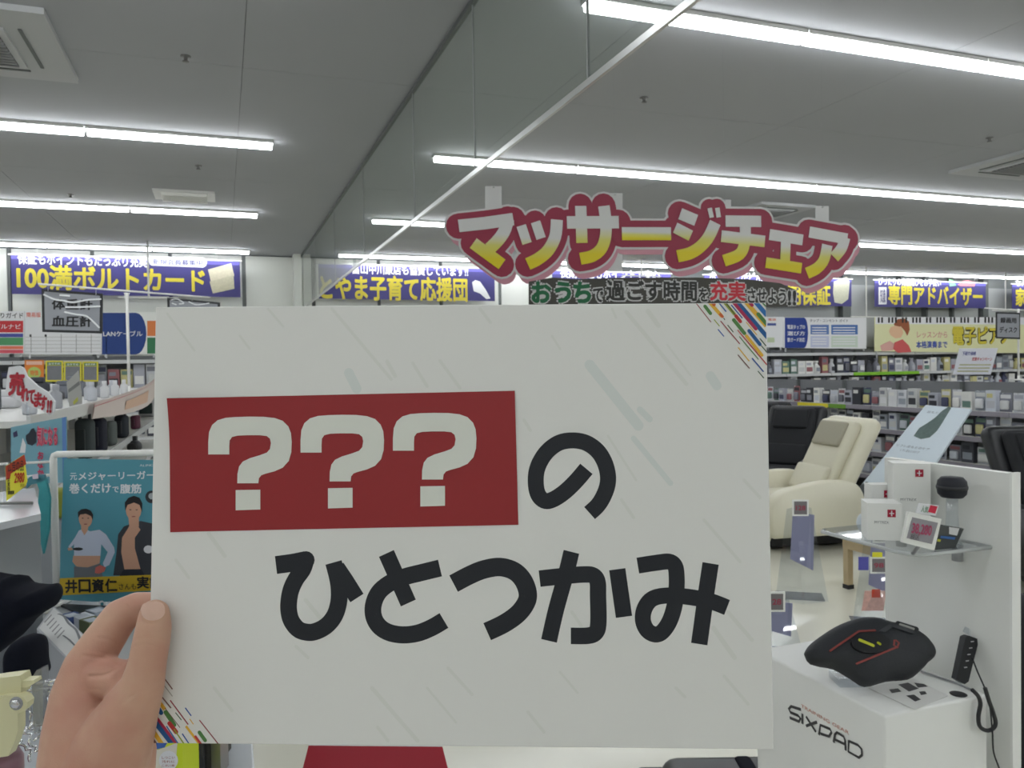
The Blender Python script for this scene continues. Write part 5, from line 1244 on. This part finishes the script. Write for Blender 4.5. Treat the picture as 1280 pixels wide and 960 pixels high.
for fn, S, sc_ in ((cp1, ST1, 8), (cp2, ST2, 5.333)):
    dd = .00008
    for (xa, ya, xb, yb, wd, cl, rd) in S:
        m_ = MB(); K.zb = 0; K.ribbon(m_, [fn(xa, ya), fn(xb, yb)], wd/sc_, dd, 0, rd, False, True, 0, box_); dd += .000004
        m_.build('printed_stripe', c_(*CC[cl], rough=.45), t, K.M)
# faint grey streaks
m_st = mat('faint_streak', (221, 222, 217), .45); m_st2 = mat('faint_blue_streak', (215, 220, 217), .45)
FS = [(209, 392, 243, 438, 3), (335, 386, 354, 408, 3), (415, 386, 489, 474, 4), (484, 452, 494, 470, 5), (516, 454, 534, 483, 4), (550, 451, 575, 485, 4), (600, 386, 613, 403, 4), (783, 390, 858, 480, 5), (834, 431, 863, 469, 2.5), (765, 386, 770, 397, 3), (810, 389, 823, 407, 6),
      (261, 667, 281, 695, 5), (760, 545, 795, 600, 3), (655, 525, 663, 538, 4), (777, 625, 792, 647, 4), (382, 750, 400, 772, 5), (370, 808, 385, 822, 4), (715, 765, 727, 783, 4), (910, 765, 940, 800, 5), (892, 785, 918, 822, 6), (465, 860, 522, 926, 5), (534, 860, 570, 903, 3), (472, 909, 485, 926, 4), (845, 860, 856, 871, 4),
      (880, 650, 925, 702, 4), (830, 700, 850, 722, 4), (930, 600, 950, 622, 4), (300, 420, 312, 436, 3), (690, 420, 700, 436, 3), (268, 860, 290, 888, 4), (560, 835, 590, 868, 4), (660, 890, 680, 915, 4), (905, 845, 935, 880, 4), (700, 840, 722, 866, 3), (220, 700, 236, 722, 4)]
FB = [(737, 456, 798, 532, 13), (800, 512, 812, 524, 8), (436, 466, 446, 486, 12), (888, 470, 896, 482, 12), (792, 548, 838, 604, 7)]
sm_, sb_ = 0, 0
for arr, mm_ in ((FS, m_st), (FB, m_st2)):
    for (xa, ya, xb, yb, wd) in arr:
        m_ = MB(); K.zb = 0; K.ribbon(m_, [(xa, ya), (xb, yb)], wd, .00004, 0, 1, False, True, 0, box_); m_.build('faint_stripe', mm_, t, K.M)
# red strip, slightly curled at its upper left corner
m_rs = mat('strip_red', (150, 42, 46), .45, spec=.35)
RC = [K.uv(*q) for q in ((213, 498), (643.5, 488.5), (648, 656), (214, 665))]
RC = [Vector(q) for q in RC]; vs, fs = [], []; NX, NY = 24, 12
def curl(u, v):
    d_ = max(0, 1-(u*3.2+v*2.2)); return .0003+.004*d_*d_+ .0012*max(0, 1-u*14)**2 + .001*max(0, (u-.93)*14)**2*(1-v)
for j in range(NY+1):
    for i in range(NX+1):
        u, v = i/NX, j/NY; p_ = (RC[0]*(1-u)+RC[1]*u)*(1-v)+(RC[3]*(1-u)+RC[2]*u)*v; vs.append((p_.x, p_.y, curl(u, v)))
for j in range(NY):
    for i in range(NX): a = j*(NX+1)+i; fs.append((a, a+NX+1, a+NX+2, a+1))
n0 = len(vs); vs2 = vs+[(x, y, z-.0002) for x, y, z in vs]; fs2 = fs+[tuple(n0+i for i in f[::-1]) for f in fs]
b = MB(); b.add(vs2, fs2, 0, True); rs = b.build('red_strip', m_rs, t, K.M)
Q = [(243, 392), (243, 330), (247, 280), (262, 245), (290, 221), (330, 209), (380, 205), (450, 203), (520, 204), (575, 210), (615, 224), (643, 252), (656, 285), (660, 330), (658, 380), (645, 425), (615, 458), (575, 476), (530, 488), (508, 496), (496, 511), (493, 536), (388, 536), (389, 490), (397, 452), (415, 428), (450, 411), (500, 396), (535, 383), (551, 365), (556, 335), (551, 313), (535, 300), (500, 296), (440, 296), (390, 298), (362, 305), (350, 322), (348, 350), (348, 392)]
Qd = [(380, 570), (503, 568), (503, 667), (380, 671)]
m_qw = mat('question_white', (222, 224, 216), .42, spec=.35)
for (ox, oy) in ((0, 0), (115.25, -2.3), (230.6, -4.7)):
    m_ = MB(); m_.flat(K.q([(200+x/4+ox, 470+y/4+oy) for x, y in Q]), .0006); m_.flat(K.q([(200+x/4+ox, 470+y/4+oy) for x, y in Qd]), .0006)
    m_.build('question_mark', m_qw, rs, K.M)
m_ink = mat('ink_navy_black', (32, 35, 42), .45, spec=.35)
def c2(x, y): return (480+x/4, 500+y/4)
def c3(x, y): return (320+x/4, 660+y/4)
def c4(x, y): return (620+x/4, 660+y/4)
GL = [
 [(c2, [(1012, 344), (960, 405), (905, 458), (850, 495), (808, 505), (775, 480), (760, 430), (762, 360), (785, 300), (825, 248), (880, 212), (945, 202), (1010, 214), (1065, 252), (1100, 305), (1118, 365), (1118, 420), (1100, 475), (1070, 525), (1028, 565)], 80, 1)],
 [(c3, [(100, 185), (180, 174), (250, 160)], 92, 1, 0), (c3, [(250, 158), (235, 205), (200, 255), (175, 310), (164, 370), (165, 420), (178, 465), (210, 505), (250, 520), (295, 518), (350, 490), (392, 440), (413, 375), (416, 310), (408, 250), (388, 172)], 84, 1), (c3, [(405, 195), (450, 262), (505, 350)], 78, 0)],
 [(c3, [(652, 127), (762, 375)], 82, 0), (c3, [(920, 200), (830, 222), (740, 245), (670, 275), (615, 320), (588, 380), (588, 440), (615, 490), (665, 522), (735, 534), (810, 525), (880, 497), (940, 462)], 84, 1)],
 [(c3, [(988, 278), (1070, 235), (1140, 207), (1220, 195), (1290, 215), (1335, 260), (1358, 320), (1352, 370), (1310, 428), (1240, 478), (1156, 518)], 92, 1)],
 [(c4, [(218, 253), (330, 241), (440, 232), (487, 238), (508, 270), (510, 340), (512, 470), (500, 520), (462, 538), (374, 539)], 82, 1), (c4, [(377, 119), (350, 230), (300, 410), (265, 564)], 80, 1), (c4, [(606, 206), (640, 444)], 82, 0)],
 [(c4, [(709, 188), (800, 174), (865, 168), (895, 190), (903, 240), (902, 310), (892, 390), (868, 465), (832, 518), (796, 532), (757, 512), (735, 465), (740, 410), (770, 362), (820, 341), (900, 338), (1000, 350), (1080, 368), (1155, 397)], 80, 1), (c4, [(1073, 177), (1050, 330), (1016, 580)], 82, 0)]]
GL[1][0] = (c3, [(100, 185), (180, 174), (250, 160)], 88, 1)
K.zstep = .00002
for g in GL:
    m_ = MB(); K.zb = 0
    for fn, pts, wd, sm in g: K.ribbon(m_, [fn(*p) for p in pts], wd/4, .00009, 0, 0, bool(sm))
    if g is GL[1]:
        u_, v_ = K.uv(*c3(250, 160)); k_ = K.scale(500, 700)*11; m_.flat([(u_+k_*math.cos(a*.3927), v_+k_*math.sin(a*.3927)) for a in range(16)], .00009)
    m_.build('hiragana', m_ink, t, K.M)

# ============================================================ THE HAND
def hp_(px, py, z): return at(px, py, z)
CH = [
 [(193, 768, .531, 18.5), (192, 785, .529, 21.5), (189, 803, .528, 22.5), (184, 830, .527, 23), (177, 860, .527, 27), (160, 893, .529, 36), (140, 935, .533, 48), (118, 990, .537, 60)],      # thumb
 [(108, 834, .552, 28), (128, 803, .556, 25), (150, 771, .562, 22), (170, 759, .565, 18.5), (195, 757, .567, 17), (225, 765, .567, 14.5)],                                    # index
 [(128, 866, .572, 26), (160, 846, .588, 21), (195, 826, .592, 18), (222, 820, .579, 16.5), (244, 824, .570, 14)],                                    # middle
 [(128, 890, .578, 26), (162, 876, .595, 21), (196, 862, .596, 17.5), (225, 862, .584, 15.5), (246, 866, .572, 13.5)],                             # ring
 [(130, 925, .58, 25), (160, 910, .597, 19), (192, 898, .596, 15.5), (216, 900, .584, 13.5), (236, 904, .573, 12)],                                 # little
 [(108, 834, .552, 28), (104, 870, .55, 38), (104, 920, .545, 48), (108, 990, .54, 60), (70, 1120, .53, 66), (20, 1260, .50, 76)],                              # palm, wrist, forearm
 [(122, 862, .566, 26), (128, 900, .56, 36), (126, 960, .548, 52)], [(150, 850, .54, 24), (125, 845, .548, 26)], [(168, 940, .545, 26), (150, 990, .54, 40)],
 [(130, 915, .58, 25), (132, 960, .56, 44)]]
bm = bmesh.new()
def sph(c, r):
    bmesh.ops.create_icosphere(bm, subdivisions=3, radius=r, matrix=Matrix.Translation(c))
for ch in CH:
    for i in range(len(ch)-1):
        a, b_ = ch[i], ch[i+1]; pa, pb2 = hp_(*a[:3]), hp_(*b_[:3]); ra_, rb_ = a[3]*a[2]/FPX, b_[3]*b_[2]/FPX
        n_ = max(2, int((pa-pb2).length/(.0022)))
        for k in range(n_+1): sph(pa.lerp(pb2, k/n_), ra_+(rb_-ra_)*k/n_)
me = bpy.data.meshes.new('hand'); bm.to_mesh(me); bm.free()
ho = bpy.data.objects.new('hand_tmp', me); C.objects.link(ho)
md = ho.modifiers.new('r', 'REMESH'); md.mode = 'VOXEL'; md.voxel_size = .0011
ms = ho.modifiers.new('s', 'SMOOTH'); ms.factor = .5; ms.iterations = 14
me2 = bpy.data.meshes.new_from_object(ho.evaluated_get(bpy.context.evaluated_depsgraph_get())); bpy.data.objects.remove(ho)
CR = [([(168, 800), (186, 797), (207, 801)], .0005, 1.3), ([(169, 807), (186, 806), (203, 811)], .0004, 1.2), ([(104, 820), (122, 822), (136, 826), (150, 834)], .0009, 2.0), ([(112, 846), (131, 844), (146, 835), (158, 824)], .0012, 2.4),
      ([(122, 797), (134, 799), (144, 804)], .0006, 1.5), ([(193, 860), (176, 865), (160, 872)], .0004, 1.4), ([(120, 815), (138, 818)], .0004, 1.2), ([(96, 870), (110, 862), (126, 862)], .0003, 1.6),
      ([(174, 920), (150, 932), (130, 934)], .0004, 2.2), ([(158, 757), (162, 768), (168, 776)], .0007, 1.6), ([(176, 762), (176, 774), (182, 779), (194, 779), (203, 774), (205, 760)], .0007, 1.0), ([(150, 880), (165, 872)], .0003, 1.5)]
segs = [(smooth_path(p, 5), dp, wd) for p, dp, wd in CR]
for v in me2.vertices:
    d3 = v.co-CAM; z = d3.dot(F)
    if z > .56: continue
    x, y = 640+FPX*d3.dot(R)/z, 480-FPX*d3.dot(U)/z
    if x < 80 or y > 945: continue
    for p, dp, wd in segs:
        if not (min(q[0] for q in p)-8 < x < max(q[0] for q in p)+8 and min(q[1] for q in p)-8 < y < max(q[1] for q in p)+8): continue
        best = 1e9
        for i in range(len(p)-1):
            ax, ay = p[i][0], p[i][1]; bx, by = p[i+1][0]-ax, p[i+1][1]-ay; l2 = bx*bx+by*by+1e-9
            tt_ = max(0, min(1, ((x-ax)*bx+(y-ay)*by)/l2)); best = min(best, (x-ax-bx*tt_)**2+(y-ay-by*tt_)**2)
        if best < wd*wd*9: v.co += F*dp*math.exp(-best/(wd*wd))
m_skin = mat('skin', (200, 158, 136), .5, sss=.12, spec=.35)
nt = m_skin.node_tree; bs = nt.nodes['Principled BSDF']; tc = nt.nodes.new('ShaderNodeTexCoord')
n1 = nt.nodes.new('ShaderNodeTexNoise'); n1.inputs['Scale'].default_value = 28; n1.inputs['Detail'].default_value = 3
n2 = nt.nodes.new('ShaderNodeTexVoronoi'); n2.inputs['Scale'].default_value = 900
rp_ = nt.nodes.new('ShaderNodeValToRGB'); rp_.color_ramp.elements[0].position = .3; rp_.color_ramp.elements[0].color = lin((192, 142, 124))+(1,); rp_.color_ramp.elements[1].position = .7; rp_.color_ramp.elements[1].color = lin((204, 166, 142))+(1,)
bp2 = nt.nodes.new('ShaderNodeBump'); bp2.inputs['Strength'].default_value = .25; bp2.inputs['Distance'].default_value = .0003
nt.links.new(tc.outputs['Object'], n1.inputs['Vector']); nt.links.new(tc.outputs['Object'], n2.inputs['Vector']); nt.links.new(n1.outputs['Fac'], rp_.inputs[0]); nt.links.new(rp_.outputs[0], bs.inputs['Base Color'])
nt.links.new(n2.outputs['Distance'], bp2.inputs['Height']); nt.links.new(bp2.outputs[0], bs.inputs['Normal'])
me2.materials.clear(); me2.materials.append(m_skin); me2.polygons.foreach_set('use_smooth', [True]*len(me2.polygons)); me2.name = 'hand'
hand = bpy.data.objects.new('hand', me2); C.objects.link(hand)
tag(hand, 'left hand and wrist gripping the held card\'s lower left edge, thumb in front', 'hand')
# thumbnail
nf = Fr(at(190, 765, .511), R*.97+F*.16+U*.06, U*.96-F*.2)
vs, fs = [], []; NR, NA = 5, 20
for i in range(NR+1):
    for k in range(NA):
        a = 2*math.pi*k/NA; r_ = i/NR; x = .0073*r_*math.copysign(abs(math.cos(a))**.8, math.cos(a)); y = .0066*r_*math.copysign(abs(math.sin(a))**.8, math.sin(a))
        vs.append((x, y, -.0045*(x/.0095)**2-.002*(y/.0095)**2))
for i in range(NR):
    for k in range(NA): fs.append((i*NA+k, (i+1)*NA+k, (i+1)*NA+(k+1) % NA, i*NA+(k+1) % NA))
b = MB(); b.add(vs, fs, 0, True); no = b.build('thumbnail', mat('nail_pink', (224, 186, 170), .22, spec=.7), hand, nf.M)
